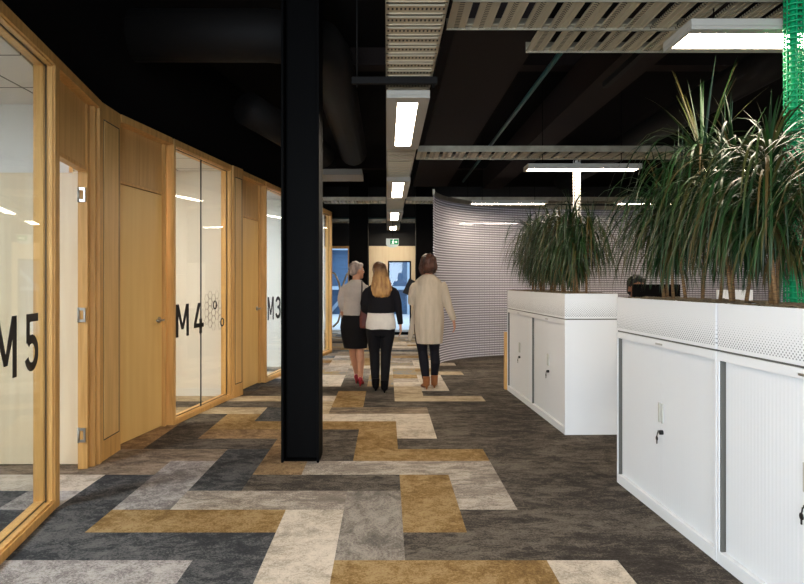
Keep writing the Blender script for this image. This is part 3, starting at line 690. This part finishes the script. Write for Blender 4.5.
# ------------------------------------------------------------------ plants
def leafmat(name, a, b, c):
    m = bpy.data.materials.new(name); n, l = nodes(m); bs = n['Principled BSDF']; bs.inputs['Roughness'].default_value = .4; bs.inputs['Specular IOR Level'].default_value = .4
    g = n.new('ShaderNodeNewGeometry'); cr = n.new('ShaderNodeValToRGB'); cr.color_ramp.elements[0].color = lin(a); cr.color_ramp.elements[1].color = lin(c)
    e_ = cr.color_ramp.elements.new(.6); e_.color = lin(b); l.new(g.outputs['Random Per Island'], cr.inputs[0]); l.new(cr.outputs[0], bs.inputs['Base Color'])
    return m
M_leaf = leafmat('dracaena_leaf', (15, 38, 18), (33, 66, 26), (84, 66, 34))
M_leaf2 = leafmat('dracaena_leaf_far', (18, 40, 18), (40, 66, 28), (96, 76, 40))
M_stem = mat('cane', (138, 104, 62), .8, rgb2=(86, 62, 38), vscale=40, stretch=(1, 1, 4))
def blade(m, base, az, elev, length, width, droop, rnd, floor=1.25):
    n = 9; side = Vector((-math.sin(az), math.cos(az), 0)); tw = rnd.uniform(-.4, .4); lim = floor-.01+rnd.random()**2*.24
    for attempt in range(7):
        seg = length/n; p = Vector(base); d = Vector((math.cos(az)*math.cos(elev), math.sin(az)*math.cos(elev), math.sin(elev))); pts = []
        for i in range(n+1):
            t = i/n; w = width*(.55+.45*min(1, t*5))*(1-t**2.4)+.0006
            nn = d.cross(side).normalized(); s2 = (side*math.cos(tw*t)+nn*math.sin(tw*t))
            pts.append((p-s2*w/2, p+nn*w*.16, p+s2*w/2))
            p = p+d*seg
            h = math.hypot(d.x, d.y); d = (d+Vector((0, 0, -1))*droop*(.35+1.3*t)*max(.12, h+.1)).normalized()
        if pts[-1][1].z > lim or length < .2: break
        length *= .87
    vs_ = [q for tr_ in pts for q in tr_]; fs = []
    for i in range(n):
        a = 3*i; fs += [(a, a+3, a+4, a+1), (a+1, a+4, a+5, a+2)]
    m.add(vs_, fs, 0, True)
def plant(x, y, heads, label, group, mt, seed, zb=1.19, spread=1.0, tall=False):
    rnd = random.Random(seed)
    e = empty('dracaena_plant', (x, y, zb), label, 'plant', group)
    for (dx, dy, hz, nl, ln) in heads:
        top = Vector((x+dx, y+dy, zb+hz)); b = Vector((x+dx*.6, y+dy*.9, zb-.01))
        mid = b.lerp(top, .5)+Vector((rnd.uniform(-.03, .03), rnd.uniform(-.03, .03), 0))
        MB().tube([b, b.lerp(mid, .5), mid, mid.lerp(top, .5), top], [.011, .009, .008, .007, .006], 8).build('stem', M_stem, e)
        m = MB()
        for i in range(nl):
            t = i/nl; az = rnd.uniform(0, 2*PI); base = top+Vector((0, 0, -.20*(1-t)+rnd.uniform(-.02, .02)))
            elev = R(rnd.uniform(15, 60)); L_ = ln*rnd.uniform(.85, 1.3); dr = rnd.uniform(.55, .95)
            if t < .4: elev = R(rnd.uniform(-25, 30))
            if t > .86:
                elev = R(rnd.uniform(50, 85)); L_ = ln*(rnd.uniform(.7, .95) if tall else rnd.uniform(.35, .6)); dr = rnd.uniform(.02, .12) if tall else rnd.uniform(.15, .4)
            blade(m, base, az, elev, L_, rnd.uniform(.011, .017), dr*spread, rnd)
        m.build('foliage', mt, e)
    return e
G1 = 'long-leaved plants in the near planters'
plant(1.74, 3.93, [(-.05, .0, .62, 110, .62), (.06, .12, .52, 90, .6), (-.04, -.12, .46, 90, .56)], 'leftmost long-leaved plant of the near planters, dense drooping leaves', G1, M_leaf, 1)
plant(1.76, 3.56, [(.0, .0, .84, 130, .62), (.08, -.1, .60, 100, .62), (-.08, .1, .52, 90, .6)], 'tallest long-leaved plant, its spiky crown rising toward the top right light', G1, M_leaf, 2, tall=True)
plant(1.75, 3.20, [(.02, .05, .76, 120, .58), (-.08, -.06, .56, 100, .6), (.08, .0, .45, 80, .58)], 'long-leaved plant just left of the green cable spine', G1, M_leaf, 3)
plant(1.75, 2.84, [(-.02, .05, .72, 120, .58), (-.08, -.06, .54, 100, .6), (.08, .1, .45, 80, .58)], 'long-leaved plant at the right edge of the photo, in front of the green spine', G1, M_leaf, 4)
plant(1.78, 2.35, [(.02, .05, .66, 80, .58), (-.05, -.06, .50, 70, .6)], 'nearest long-leaved plant, just outside the right edge', G1, M_leaf, 5)
G2 = 'bushy long-leaved plants in the far planters'
fl = ['leftmost bushy plant of the far planters', 'second bushy plant from the left in the far planters', 'middle bushy plant of the far planters', 'second bushy plant from the right in the far planters', 'rightmost bushy plant of the far planters, behind the white cable spine']
for i, y in enumerate((7.35, 6.95, 6.5, 6.1, 5.72)):
    plant(1.71, y, [(-.04, .05, .72-.04*(i % 2), 110, .54), (.08, -.10, .60, 100, .54), (-.05, -.12, .44, 90, .5), (.04, .14, .36, 70, .46)], fl[i], G2, M_leaf2, 20+i, spread=1.15)

# ------------------------------------------------------------------ cable spines
def spine(x, y, z0, z1, r, mt, label, step=.028):
    e = empty('cable_spine', (x, y, z0), label, 'cable spine', None)
    m = MB(); z = z0
    n = 10
    while z < z1:
        m.tube([(x+r*math.cos(2*PI*k/n), y+r*math.sin(2*PI*k/n), z) for k in range(n+1)], step*.17, 5)
        m.tube([(x-r, y, z), (x+r, y, z+step*.5)], step*.14, 4)
        z += step
    m.build('links', mt, e)
    m = MB()
    for k in range(6): a = 2*PI*k/6+.3; m.tube([(x+r*.95*math.cos(a), y+r*.95*math.sin(a), z0), (x+r*.95*math.cos(a), y+r*.95*math.sin(a), z1)], .0045, 5)
    m.tube([(x, y, z0), (x, y, z1)], r*.45, 8)
    m.build('cable', mt, e)
M_green = mat('green_plastic', (8, 160, 100), .4); M_wsp = mat('white_plastic', (225, 220, 210), .35)
spine(1.988, 3.12, 0.0, ZC, .042, M_green, 'bright green cable spine hanging from the ceiling at the right edge')
spine(2.17, 7.3, .74, 2.7, .042, M_wsp, 'white cable spine hanging from the tray behind the far planter', .035)

# ------------------------------------------------------------------ desk, screens
e = empty('desk', (2.9, 5.4, 0), 'white desk behind the near cabinets where a seated person works', 'desk')
MB().box(2.08, 3.75, 5.05, 5.78, .70, .73).build('desktop', M_cab, e, .003)
for x in (2.12, 3.68):
    for y in (5.09, 5.70): MB().box(x, x+.04, y, y+.04, 0, .70).build('leg', M_lamp, e)
o = empty('desk', (3.0, 7.3, 0), 'white desk below the white cable spine behind the far cabinets', 'desk')
MB().box(2.08, 3.75, 6.95, 7.65, .70, .73).build('desktop', M_cab, o, .003)
for x in (2.12, 3.68):
    for y in (7.0, 7.57): MB().box(x, x+.04, y, y+.04, 0, .70).build('leg', M_lamp, o)
def monitor(x, y, w, z1, mt, label, on=.73):
    e = empty('monitor', (x, y, on), label, 'monitor'); z0 = z1-.34
    MB().box(x-w/2, x+w/2, y, y+.035, z0, z1).build('screen_case', mt, e, .006)
    m = MB(); m.tube([(x, y+.0, on+.01), (x, y-.01, z0+.12), (x, y+.01, z0+.16)], .018, 10); m.build('neck', M_black, e)
    MB().box(x-.11, x+.11, y-.09, y+.09, on, on+.012).build('foot', M_black, e, .003)
    return e
monitor(2.285, 5.4, .40, 1.292, M_black, 'black monitor in front of the seated person, just over the planter edge')
monitor(2.95, 5.4, .30, 1.245, M_cab, 'white monitor seen between the plant stems right of the black one')

# ------------------------------------------------------------------ people
def limb(m, P, rad, n=12): m.tube(P, rad, n)
def hand(m, wrist, dirv, palmn, s=1.0, curl=.35, thumb=1):
    d = Vector(dirv).normalized(); nrm = Vector(palmn); nrm = (nrm-d*nrm.dot(d)).normalized(); sd = d.cross(nrm).normalized()*thumb
    w = Vector(wrist)
    m.tube([w-d*.02, w+d*.03*s, w+d*.085*s], [(.026*s, .018*s), (.036*s, .017*s), (.038*s, .014*s)], 10, up=sd)
    for k, (o_, ln) in enumerate(((.028, .070), (.010, .080), (-.009, .075), (-.027, .058))):
        b = w+d*.078*s+sd*o_*s; dd = d.copy(); p = b; pts = [p-d*.02]
        for q in range(3):
            dd = (dd+nrm*curl*.9).normalized(); p = p+dd*ln*s*(.42, .32, .26)[q]; pts.append(p.copy())
        m.tube([pts[0]]+[b]+pts[1:], [.0095*s, .0095*s, .009*s, .0085*s, .0065*s], 7)
    b = w+d*.025*s+sd*.03*s; t1 = b+(d*.6+sd*.7+nrm*.3).normalized()*.035*s; t2 = t1+(d*.9+sd*.25+nrm*.35).normalized()*.03*s
    m.tube([b-sd*.015, b, t1, t2], [.012*s, .012*s, .010*s, .008*s], 7)
def head(m, c, yaw, s=1.0, pitch=0):
    """c: centre of skull; yaw 0 = facing +Y"""
    Rm = Matrix.Rotation(yaw, 3, 'Z') @ Matrix.Rotation(pitch, 3, 'X')
    T = lambda p: Vector(c)+Rm @ (Vector(p)*s)
    m.ell(T((0, -.012, .02)), (.074*s, .092*s, .092*s), Rm, 18, 12)
    m.ell(T((0, .03, -.03)), (.060*s, .062*s, .075*s), Rm, 16, 10)
    m.ell(T((0, .062, -.082)), (.030*s, .028*s, .026*s), Rm)            # chin
    m.tube([T((0, .078, .015)), T((0, .104, -.022)), T((0, .086, -.034))], [.008*s, .014*s, .009*s], 8)   # nose
    for q in (-1, 1):
        m.ell(T((q*.030, .076, .022)), (.020*s, .012*s, .008*s), Rm, 8, 6)    # brow
        m.ell(T((q*.038, .062, -.028)), (.020*s, .018*s, .018*s), Rm, 8, 6)   # cheek
        m.ell(T((q*.076, -.004, -.012)), (.010*s, .020*s, .030*s), Rm, 8, 6)  # ear
    m.ell(T((0, .083, -.054)), (.022*s, .009*s, .006*s), Rm, 8, 6); m.ell(T((0, .080, -.064)), (.018*s, .010*s, .007*s), Rm, 8, 6)
    return T, Rm
def eyes(T, Rm, par, s=1):
    for q in (-1, 1):
        m = MB(); m.ell(T((q*.030, .079, .004)), (.012*s, .008*s, .007*s), Rm, 8, 6, 0); m.ell(T((q*.030, .0855, .004)), (.005*s, .003*s, .005*s), Rm, 8, 6, 1); m.build('eye', [M_eye, M_key], par)
M_eye = mat('eye_white', (235, 232, 226), .3)
def skin(rgb, nm): return mat(nm, rgb, .55, var=.08, vscale=8)
def hairm(nm, a, b, sc=60): 
    return mat(nm, a, .5, rgb2=b, vscale=sc*.5, stretch=(1, 1, .12), bump=.5, bscale=sc)
def longhair():
    m = hairm('blond_hair', (206, 158, 96), (150, 104, 58), 50); n, l = nodes(m); b = n['Principled BSDF']
    src = b.inputs['Base Color'].links[0].from_socket
    tc = n.new('ShaderNodeTexCoord'); sp = n.new('ShaderNodeSeparateXYZ'); l.new(tc.outputs['Object'], sp.inputs[0])
    mr = n.new('ShaderNodeMapRange'); l.new(sp.outputs[2], mr.inputs[0]); mr.inputs[1].default_value = 1.32; mr.inputs[2].default_value = 1.50
    mx = n.new('ShaderNodeMix'); mx.data_type = 'RGBA'; l.new(mr.outputs[0], mx.inputs[0]); l.new(src, mx.inputs[6]); mx.inputs[7].default_value = lin((92, 58, 34)); l.new(mx.outputs[2], b.inputs['Base Color'])
    return m
def cloth(nm, a, var=.12, bump=.25, rough=.85, sc=9): return mat(nm, a, rough, var=var, vscale=sc, bump=bump, bscale=26, spec=.2)
def shoe(m, heel, yaw, s=1.0, lift=0, heelh=0.0, ankle=False):
    Rm = Matrix.Rotation(yaw, 3, 'Z'); H = Vector(heel)
    T = lambda p: H+Rm @ (Matrix.Rotation(-lift, 3, 'X') @ Vector(p))*s
    rr = []
    for (y, z, w, h) in ((-.03, .035+heelh, .026, .034), (.0, .035+heelh, .034, .036), (.06, .035+heelh*.6, .035, .034), (.12, .028+heelh*.1, .042, .027), (.17, .022, .040, .021), (.21, .018, .022, .015)):
        rr.append([T((w*math.cos(2*PI*k/12), y, z+h*math.sin(2*PI*k/12)*(1 if math.sin(2*PI*k/12) > 0 else .95))) for k in range(12)])
    m.rings(rr)
    if heelh: m.tube([T((0, -.01, heelh+.01)), T((0, -.02, 0.0))], [.018, .007], 8)
    if ankle: m.tube([T((0, .0, .05)), T((0, -.005, .10)), T((0, -.005, .16))], [.042, .044, .048], 12)
    return T

# --- woman on the left: grey short hair, pale blouse, black pencil skirt, red heels
def P1():
    ox, oy = -.36, 8.05
    g = empty('person', (ox, oy, 0), 'woman with short grey hair, pale blouse and black pencil skirt, leftmost of three walking', 'person', 'people walking down the corridor')
    X = lambda x, y, z: (ox+x, oy+y, z)
    sk = skin((206, 150, 118), 'skin_light')
    m = MB()
    T, Rm = head(m, X(-.02, .01, 1.455), R(-62), .96)
    m.tube([X(-.03, 0, 1.25), X(-.028, .0, 1.36), X(-.02, .01, 1.42)], [.052, .048, .052], 14)
    m.loft([(ox-.05, oy, .78, .13, .10), (ox-.05, oy, .86, .15, .105), (ox-.05, oy, 1.0, .115, .085), (ox-.05, oy, 1.15, .14, .09), (ox-.045, oy, 1.26, .15, .075), (ox-.04, oy, 1.30, .08, .06)])
    # legs
    for s, fx, fy, kz in ((-1, -.01, .22, 0), (1, -.005, -.02, 0)):
        hp = X(-.05+s*.075, 0, .82); kn = X(-.03+s*.05, (.10 if s < 0 else -.01), .46); an = X(-.005+s*.03, fy, .13)
        cf = X(-.018+s*.045, (kn[1]-oy)*.6+fy*.4-.015, .34)
        limb(m, [hp, (Vector(hp)+Vector(kn))/2, kn, cf, an, (an[0], an[1]+.03, .08)], [.085, .072, .050, .052, .032, .03])
        m.tube([(an[0], an[1], .10), (an[0], an[1]+.10, .05), (an[0], an[1]+.15, .035)], [.028, .030, .02], 8)
    # arms
    limb(m, [X(-.18, 0, 1.21), X(-.215, -.0, 1.05), X(-.205, .08, .90)], [.036, .032, .026])
    hand(m, X(-.205, .09, .89), (0.1, .8, -.3), (1, 0, 0), .9)
    limb(m, [X(.09, 0, 1.21), X(.125, .0, 1.05), X(.13, .10, .92)], [.036, .032, .026])
    hand(m, X(.13, .11, .92), (-.1, .9, .1), (-1, 0, 0), .9)
    b = m.fuse('body', sk, g, .008, 3)
    eyes(T, Rm, g, .96)
    m = MB()   # blouse
    m.loft([(ox-.045, oy, .87, .146, .112), (ox-.045, oy, .93, .146, .112), (ox-.045, oy, 1.05, .140, .108), (ox-.045, oy, 1.18, .158, .108), (ox-.04, oy, 1.26, .150, .092), (ox-.035, oy, 1.31, .095, .075), (ox-.03, oy, 1.34, .065, .062)], 24)
    for s in (-1, 1):
        cx = -.045+s*.138
        limb(m, [X(cx-s*.02, 0, 1.25), X(cx+s*.012, 0, 1.20), X(cx+s*.035, -.005, 1.10), X(cx+s*.03, .015, 1.02), X(cx+s*.012, .06, .955)], [.050, .054, .050, .048, .044])
    m.fuse('blouse', cloth('blouse_cloth', (190, 180, 172)), g, .010, 3)
    m = MB()
    m.loft([(ox-.045, oy, .90, .145, .11), (ox-.05, oy, .84, .170, .13), (ox-.05, oy, .74, .182, .142), (ox-.045, oy+.01, .62, .172, .14), (ox-.04, oy+.02, .50, .152, .135), (ox-.04, oy+.02, .475, .150, .133)][::-1], 24)
    m.fuse('skirt', cloth('black_skirt_cloth', (20, 18, 20), .1), g, .010, 2)
    m = MB()   # hair
    m.ell(T((0, -.022, .036)), (.077, .089, .084), Rm, 18, 12); m.ell(T((0, -.050, -.012)), (.066, .054, .062), Rm, 16, 10)
    m.ell(T((0, .028, .072)), (.062, .055, .034), Rm, 14, 9)
    m.fuse('hair', hairm('grey_hair', (176, 160, 152), (112, 98, 94)), g, .008, 2)
    for s, fy in ((-1, .22), (1, -.02)):
        m = MB(); shoe(m, X(-.005+s*.03, fy-.03, 0), R(-4), .95, 0, .06); m.fuse('shoe', mat('red_leather', (150, 22, 34), .35), g, .006, 2)
    return g
P1()
# --- handbag
def bag():
    ox, oy = -.30+.03, 7.93
    g = empty('handbag', (ox, oy, .73), 'reddish brown leather shoulder bag hanging from the grey haired woman', 'bag')
    m = MB(); m.loft([(ox, oy, .735, .055, .035), (ox, oy, .76, .072, .045), (ox, oy, .86, .074, .042), (ox-.004, oy, .95, .058, .026), (ox-.006, oy, .985, .045, .014)], 18, p=2.8)
    m.fuse('pouch', mat('brown_leather', (112, 48, 38), .5, var=.3, vscale=14), g, .006, 2)
    MB().tube([(ox-.05, oy, .97), (ox-.045, oy-.01, 1.1), (ox-.04, oy-.01, 1.25), (ox-.045, oy+.08, 1.325), (ox-.035, oy+.19, 1.25), (ox+.0, oy+.18, 1.1), (ox+.04, oy+.05, .97)], .009, 8).build('strap', mat('dark_strap', (38, 22, 20), .5), g)
bag()
# --- woman in the middle: long hair, black sweater over white shirt, black trousers
def P2():
    ox, oy = -.075, 7.72
    g = empty('person', (ox, oy, 0), 'woman with long blond hair, black sweater over white shirt and black trousers, middle of three', 'person', 'people walking down the corridor')
    X = lambda x, y, z: (ox+x, oy+y, z)
    sk = skin((208, 152, 120), 'skin_middle'); m = MB()
    T, Rm = head(m, X(-.01, .02, 1.435), R(-25), .97)
    m.tube([X(0, 0, 1.22), X(-.005, .0, 1.33), X(-.01, .01, 1.40)], [.052, .048, .052], 14)
    m.loft([(ox, oy, .76, .12, .10), (ox, oy, .86, .14, .105), (ox, oy, 1.0, .115, .085), (ox, oy, 1.14, .135, .09), (ox, oy, 1.24, .14, .07), (ox, oy, 1.28, .08, .06)])
    arms = [[X(.14, 0, 1.18), X(.205, -.02, 1.0), X(.235, .0, .80)], [X(-.14, 0, 1.18), X(-.19, .0, 1.0), X(-.12, .15, .93)]]
    for A in arms: limb(m, A, [.036, .032, .026])
    hand(m, X(.238, .0, .785), (.05, .05, -1), (-1, 0, 0), .92, .3)
    hand(m, X(-.115, .155, .93), (.8, .5, 0), (0, 0, -1), .9)
    legs = [(-.085, [(-.08, 0, .82), (-.075, .03, .46), (-.065, .0, .30), (-.06, -.02, .10)]), (.07, [(.075, 0, .82), (.06, -.03, .46), (.055, -.10, .30), (.045, -.15, .12)])]
    for _, L_ in legs: limb(m, [X(*p) for p in L_], [.085, .055, .050, .032])
    for x, y in ((-.06, -.02), (.045, -.15)): m.tube([X(x, y, .09), X(x, y+.08, .05), X(x, y+.14, .035)], [.03, .03, .02], 8)
    m.fuse('body', sk, g, .008, 3); eyes(T, Rm, g, .97)
    m = MB()
    m.loft([(ox, oy, .725, .150, .115), (ox, oy, .75, .184, .132), (ox, oy, .82, .182, .13), (ox, oy, .90, .165, .12), (ox, oy, .98, .155, .11)], 24); 
    m.fuse('shirt', cloth('white_shirt_cloth', (226, 218, 208)), g, .009, 2)
    m = MB()
    m.loft([(ox, oy, .93, .158, .118), (ox, oy, .96, .166, .12), (ox, oy, 1.05, .162, .112), (ox, oy, 1.16, .175, .112), (ox, oy, 1.24, .17, .092), (ox, oy, 1.285, .11, .075), (ox, oy, 1.31, .062, .06)], 24)
    limb(m, [X(.14, 0, 1.215), X(.170, 0, 1.17), X(.205, -.01, 1.05), X(.215, -.02, .97), X(.228, -.01, .88), X(.238, .0, .80)], [.050, .056, .050, .044, .038, .034])
    limb(m, [X(-.14, 0, 1.215), X(-.170, 0, 1.17), X(-.20, -.01, 1.05), X(-.195, .02, .98), X(-.15, .11, .945), X(-.12, .15, .935)], [.050, .056, .052, .048, .042, .036])
    m.fuse('sweater', cloth('black_sweater_cloth', (24, 22, 26), .1), g, .009, 3)
    m = MB()
    m.loft([(ox, oy, .66, .135, .11), (ox, oy, .74, .16, .13), (ox, oy, .84, .155, .125), (ox, oy, .90, .14, .11)], 24)
    limb(m, [X(-.085, 0, .78), X(-.085, .0, .66), X(-.078, .03, .46), X(-.07, .0, .30), X(-.063, -.02, .06)], [.098, .090, .064, .060, .044], 14)
    limb(m, [X(.080, 0, .78), X(.078, -.01, .66), X(.062, -.03, .46), X(.055, -.10, .30), X(.046, -.15, .06)], [.098, .090, .064, .060, .044], 14)
    m.fuse('trousers', cloth('black_trouser_cloth', (18, 17, 20), .1), g, .009, 2)
    m = MB()   # long hair down the back
    m.ell(T((0, -.022, .036)), (.084, .094, .088), Rm, 18, 12)
    m.ell(T((0, .02, .065)), (.066, .06, .036), Rm, 14, 9)
    m.loft([(ox+.0, oy-.065, 1.10, .045, .02), (ox+.005, oy-.105, 1.15, .10, .035), (ox+.012, oy-.115, 1.22, .130, .04), (ox+.006, oy-.08, 1.30, .120, .05), (ox-.006, oy-.05, 1.38, .092, .065), (ox-.008, oy-.01, 1.46, .085, .075)], 20)
    m.fuse('hair', longhair(), g, .008, 3)
    for x, y, l_ in ((-.06, -.05, 0), (.045, -.18, 0)):
        m = MB(); shoe(m, X(x, y, 0), R(0), .95, l_, .02, True); m.fuse('boot', mat('black_leather', (12, 10, 10), .8, spec=.1), g, .007, 2)
P2()
# --- woman on the right: brown bob, long beige cardigan, black leggings, tan boots
def P3():
    ox, oy = .50, 7.85
    g = empty('person', (ox, oy, 0), 'woman with brown bob, long beige cardigan, black leggings and tan ankle boots, rightmost of three', 'person', 'people walking down the corridor')
    X = lambda x, y, z: (ox+x, oy+y, z)
    sk = skin((196, 138, 108), 'skin_right'); m = MB()
    T, Rm = head(m, X(.0, .02, 1.53), R(28), 1.0)
    m.tube([X(0.01, 0, 1.30), X(.008, .0, 1.42), X(.0, .01, 1.48)], [.054, .05, .054], 14)
    m.loft([(ox, oy, .82, .13, .10), (ox, oy, .92, .14, .105), (ox, oy, 1.06, .115, .085), (ox, oy, 1.2, .14, .09), (ox, oy, 1.31, .145, .07), (ox, oy, 1.35, .08, .06)])
    limb(m, [X(.17, 0, 1.24), X(.235, -.035, 1.04), X(.315, -.02, .84)], [.046, .038, .027])
    hand(m, X(.32, -.018, .83), (.15, .1, -1), (-1, .2, 0), 1, .35)
    limb(m, [X(-.15, 0, 1.24), X(-.193, -.01, 1.08), X(-.17, .17, 1.15)], [.038, .034, .026])
    hand(m, X(-.16, .18, 1.155), (0, .9, .35), (1, 0, 0), 1, .5)
    for L_ in ([(-.075, 0, .86), (-.06, .04, .48), (-.045, -.01, .32), (-.02, -.04, .12)], [(.08, 0, .86), (.085, .05, .48), (.095, -.01, .32), (.085, .08, .14)]): limb(m, [X(*p) for p in L_], [.085, .055, .050, .034])
    for x, y in ((-.02, -.04), (.085, .08)): m.tube([X(x, y, .09), X(x, y+.08, .05), X(x, y+.14, .035)], [.03, .03, .02], 8)
    m.fuse('body', sk, g, .008, 3); eyes(T, Rm, g)
    m = MB()
    rg = [(ox+.02, oy, .555, .158, .125), (ox+.018, oy, .62, .166, .13), (ox+.015, oy, .74, .180, .14), (ox+.015, oy, .88, .186, .145), (ox+.012, oy, 1.02, .178, .130), (ox+.010, oy, 1.16, .184, .124), (ox+.006, oy, 1.27, .186, .110), (ox+.006, oy, 1.335, .150, .09), (ox+.008, oy, 1.385, .09, .07), (ox+.008, oy, 1.405, .064, .062)]
    m.loft(rg, 28)
    limb(m, [X(.16, 0, 1.29), X(.19, -.005, 1.24), X(.222, -.02, 1.12), X(.25, -.035, 1.02), X(.29, -.03, .92), X(.318, -.02, .845)], [.062, .062, .058, .052, .044, .038])
    limb(m, [X(-.14, 0, 1.28), X(-.168, -.005, 1.23), X(-.19, -.015, 1.14), X(-.195, -.01, 1.06), X(-.19, .07, 1.08), X(-.175, .15, 1.135)], [.054, .058, .052, .050, .044, .038])
    # loose front panel swinging out at the left
    m.tube([X(-.13, .10, 1.05), X(-.17, .10, .85), X(-.20, .08, .68), X(-.215, .06, .58)], [(.04, .016), (.04, .016), (.035, .014), (.02, .012)], 10)
    o = m.fuse('cardigan', mat('beige_knit', (204, 186, 162), .9, var=.16, vscale=7, stretch=(3, 3, .5), bump=.3, bscale=60, spec=.15), g, .009, 2)
    for v_ in o.data.vertices:
        p = v_.co; k = max(0, min(1, (1.15-p.z)/.6)); a = math.atan2(p.y, p.x)
        if math.hypot(p.x, p.y) < .26: q = 1+.035*k*math.sin(a*11+p.z*2); p.x *= q; p.y *= q
    m = MB()
    m.loft([(ox, oy, .62, .12, .10), (ox, oy, .80, .15, .12), (ox, oy, .92, .14, .11)], 20)
    limb(m, [X(-.08, 0, .80), X(-.078, .02, .62), X(-.062, .035, .46), X(-.045, -.01, .32), X(-.022, -.04, .12)], [.09, .08, .060, .060, .046], 14)
    limb(m, [X(.08, 0, .80), X(.085, .02, .62), X(.087, .045, .46), X(.095, -.01, .32), X(.087, .07, .14)], [.09, .08, .060, .060, .044], 14)
    m.fuse('leggings', cloth('black_legging_cloth', (22, 21, 27), .1), g, .009, 2)
    m = MB()
    m.ell(T((0, -.020, .036)), (.100, .108, .096), Rm, 18, 12); m.ell(T((0, -.045, -.03)), (.108, .085, .092), Rm, 18, 12)
    m.ell(T((.062, .0, -.04)), (.046, .075, .095), Rm, 14, 9); m.ell(T((-.062, .0, -.04)), (.046, .075, .095), Rm, 14, 9); m.ell(T((0, .03, .07)), (.07, .06, .036), Rm, 14, 9)
    m.fuse('hair', hairm('brown_hair', (88, 48, 28), (36, 20, 14), 45), g, .008, 2)
    for x, y, yw in ((-.02, -.07, 8), (.085, .04, -4)):
        m = MB(); shoe(m, X(x, y, 0), R(yw), 1, 0, .025, True); m.fuse('boot', mat('tan_suede', (140, 84, 42), .8), g, .007, 2)
    return g
P3()
e = empty('tablet', (.33, 8.06, 1.2), 'black tablet held against the chest by the woman in the beige cardigan', 'tablet')
m = MB(); Q = Matrix.Rotation(R(25), 3, 'Y') @ Matrix.Rotation(R(-20), 3, 'Z')
m.hexa([Vector((.305, 8.09, 1.235))+Q @ Vector(p) for p in ((-.075, -.006, -.1), (.075, -.006, -.1), (.075, .006, -.1), (-.075, .006, -.1), (-.075, -.006, .1), (.075, -.006, .1), (.075, .006, .1), (-.075, .006, .1))]); m.build('case', M_key, e, .003)
# --- seated person at the desk
def P4():
    ox, oy = 2.42, 6.20
    g = empty('person', (ox, oy, 0), 'seated person with short dark hair, only forehead and hair showing over the planter', 'person')
    X = lambda x, y, z: (ox+x, oy+y, z)
    m = MB(); T, Rm = head(m, X(0, -.02, 1.25), R(180), 1.0)
    m.tube([X(0, 0, 1.08), X(0, .0, 1.18), X(0, -.01, 1.24)], [.056, .052, .056], 14)
    m.loft([(ox, oy, .48, .16, .12), (ox, oy, .62, .155, .115), (ox, oy, .80, .135, .10), (ox, oy, .95, .16, .105), (ox, oy, 1.06, .17, .085), (ox, oy, 1.12, .08, .06)])
    for s in (-1, 1):
        limb(m, [X(s*.17, 0, 1.04), X(s*.19, -.08, .84), X(s*.17, -.34, .77)], [.046, .038, .027]); hand(m, X(s*.17, -.35, .77), (0, -1, -.1), (0, 0, -1), 1, .2, -s)
        limb(m, [X(s*.09, 0, .53), X(s*.11, -.42, .54), X(s*.11, -.40, .30), X(s*.11, -.36, .08)], [.085, .062, .052, .036])
    m.fuse('body', skin((150, 100, 74), 'skin_brown'), g, .009, 3); eyes(T, Rm, g)
    m = MB()
    m.loft([(ox, oy, .50, .17, .135), (ox, oy, .62, .165, .13), (ox, oy, .80, .155, .118), (ox, oy, .95, .178, .12), (ox, oy, 1.06, .175, .10), (ox, oy, 1.12, .09, .07)], 24)
    for s in (-1, 1): limb(m, [X(s*.17, 0, 1.04), X(s*.185, -.02, .96), X(s*.195, -.08, .84), X(s*.18, -.22, .79)], [.06, .056, .05, .044])
    m.fuse('shirt', cloth('dark_shirt_cloth', (44, 48, 60)), g, .010, 2)
    m = MB()
    for s in (-1, 1): limb(m, [X(s*.085, 0, .53), X(s*.11, -.42, .545), X(s*.11, -.42, .40), X(s*.11, -.36, .10)], [.10, .075, .065, .05])
    m.fuse('trousers', cloth('dark_trouser_cloth', (34, 34, 40)), g, .010, 2)
    m = MB(); m.ell(T((0, -.022, .040)), (.084, .096, .090), Rm, 18, 12); m.ell(T((0, -.045, -.01)), (.080, .065, .075), Rm, 16, 10); m.ell(T((0, .03, .078)), (.068, .05, .03), Rm, 14, 9)
    m.fuse('hair', hairm('black_hair', (16, 11, 10), (8, 6, 6)), g, .008, 2)
    for s in (-1, 1): m = MB(); shoe(m, X(s*.11, -.34, 0), R(180), 1, 0, .01); m.fuse('shoe', M_key, g, .008, 2)
P4()
e = empty('office_chair', (2.42, 6.24, 0), 'office chair under the seated person, hidden behind the cabinets', 'chair')
mc = mat('chair_fabric', (40, 42, 48), .8); cx, cy = 2.42, 6.24
m = MB(); m.box(cx-.21, cx+.21, cy-.24, cy+.16, .38, .42); m.build('seat', mc, e, .015)
m = MB(); m.box(cx-.19, cx+.19, cy+.17, cy+.21, .42, .98); m.build('backrest', mc, e, .015)
MB().tube([(cx, cy, .07), (cx, cy, .38)], .025, 10).build('column', M_black, e)
for k in range(5):
    a = 2*PI*k/5+.3; MB().tube([(cx, cy, .07), (cx+.27*math.cos(a), cy+.27*math.sin(a), .015)], [.02, .014], 8).build('leg', M_black, e)
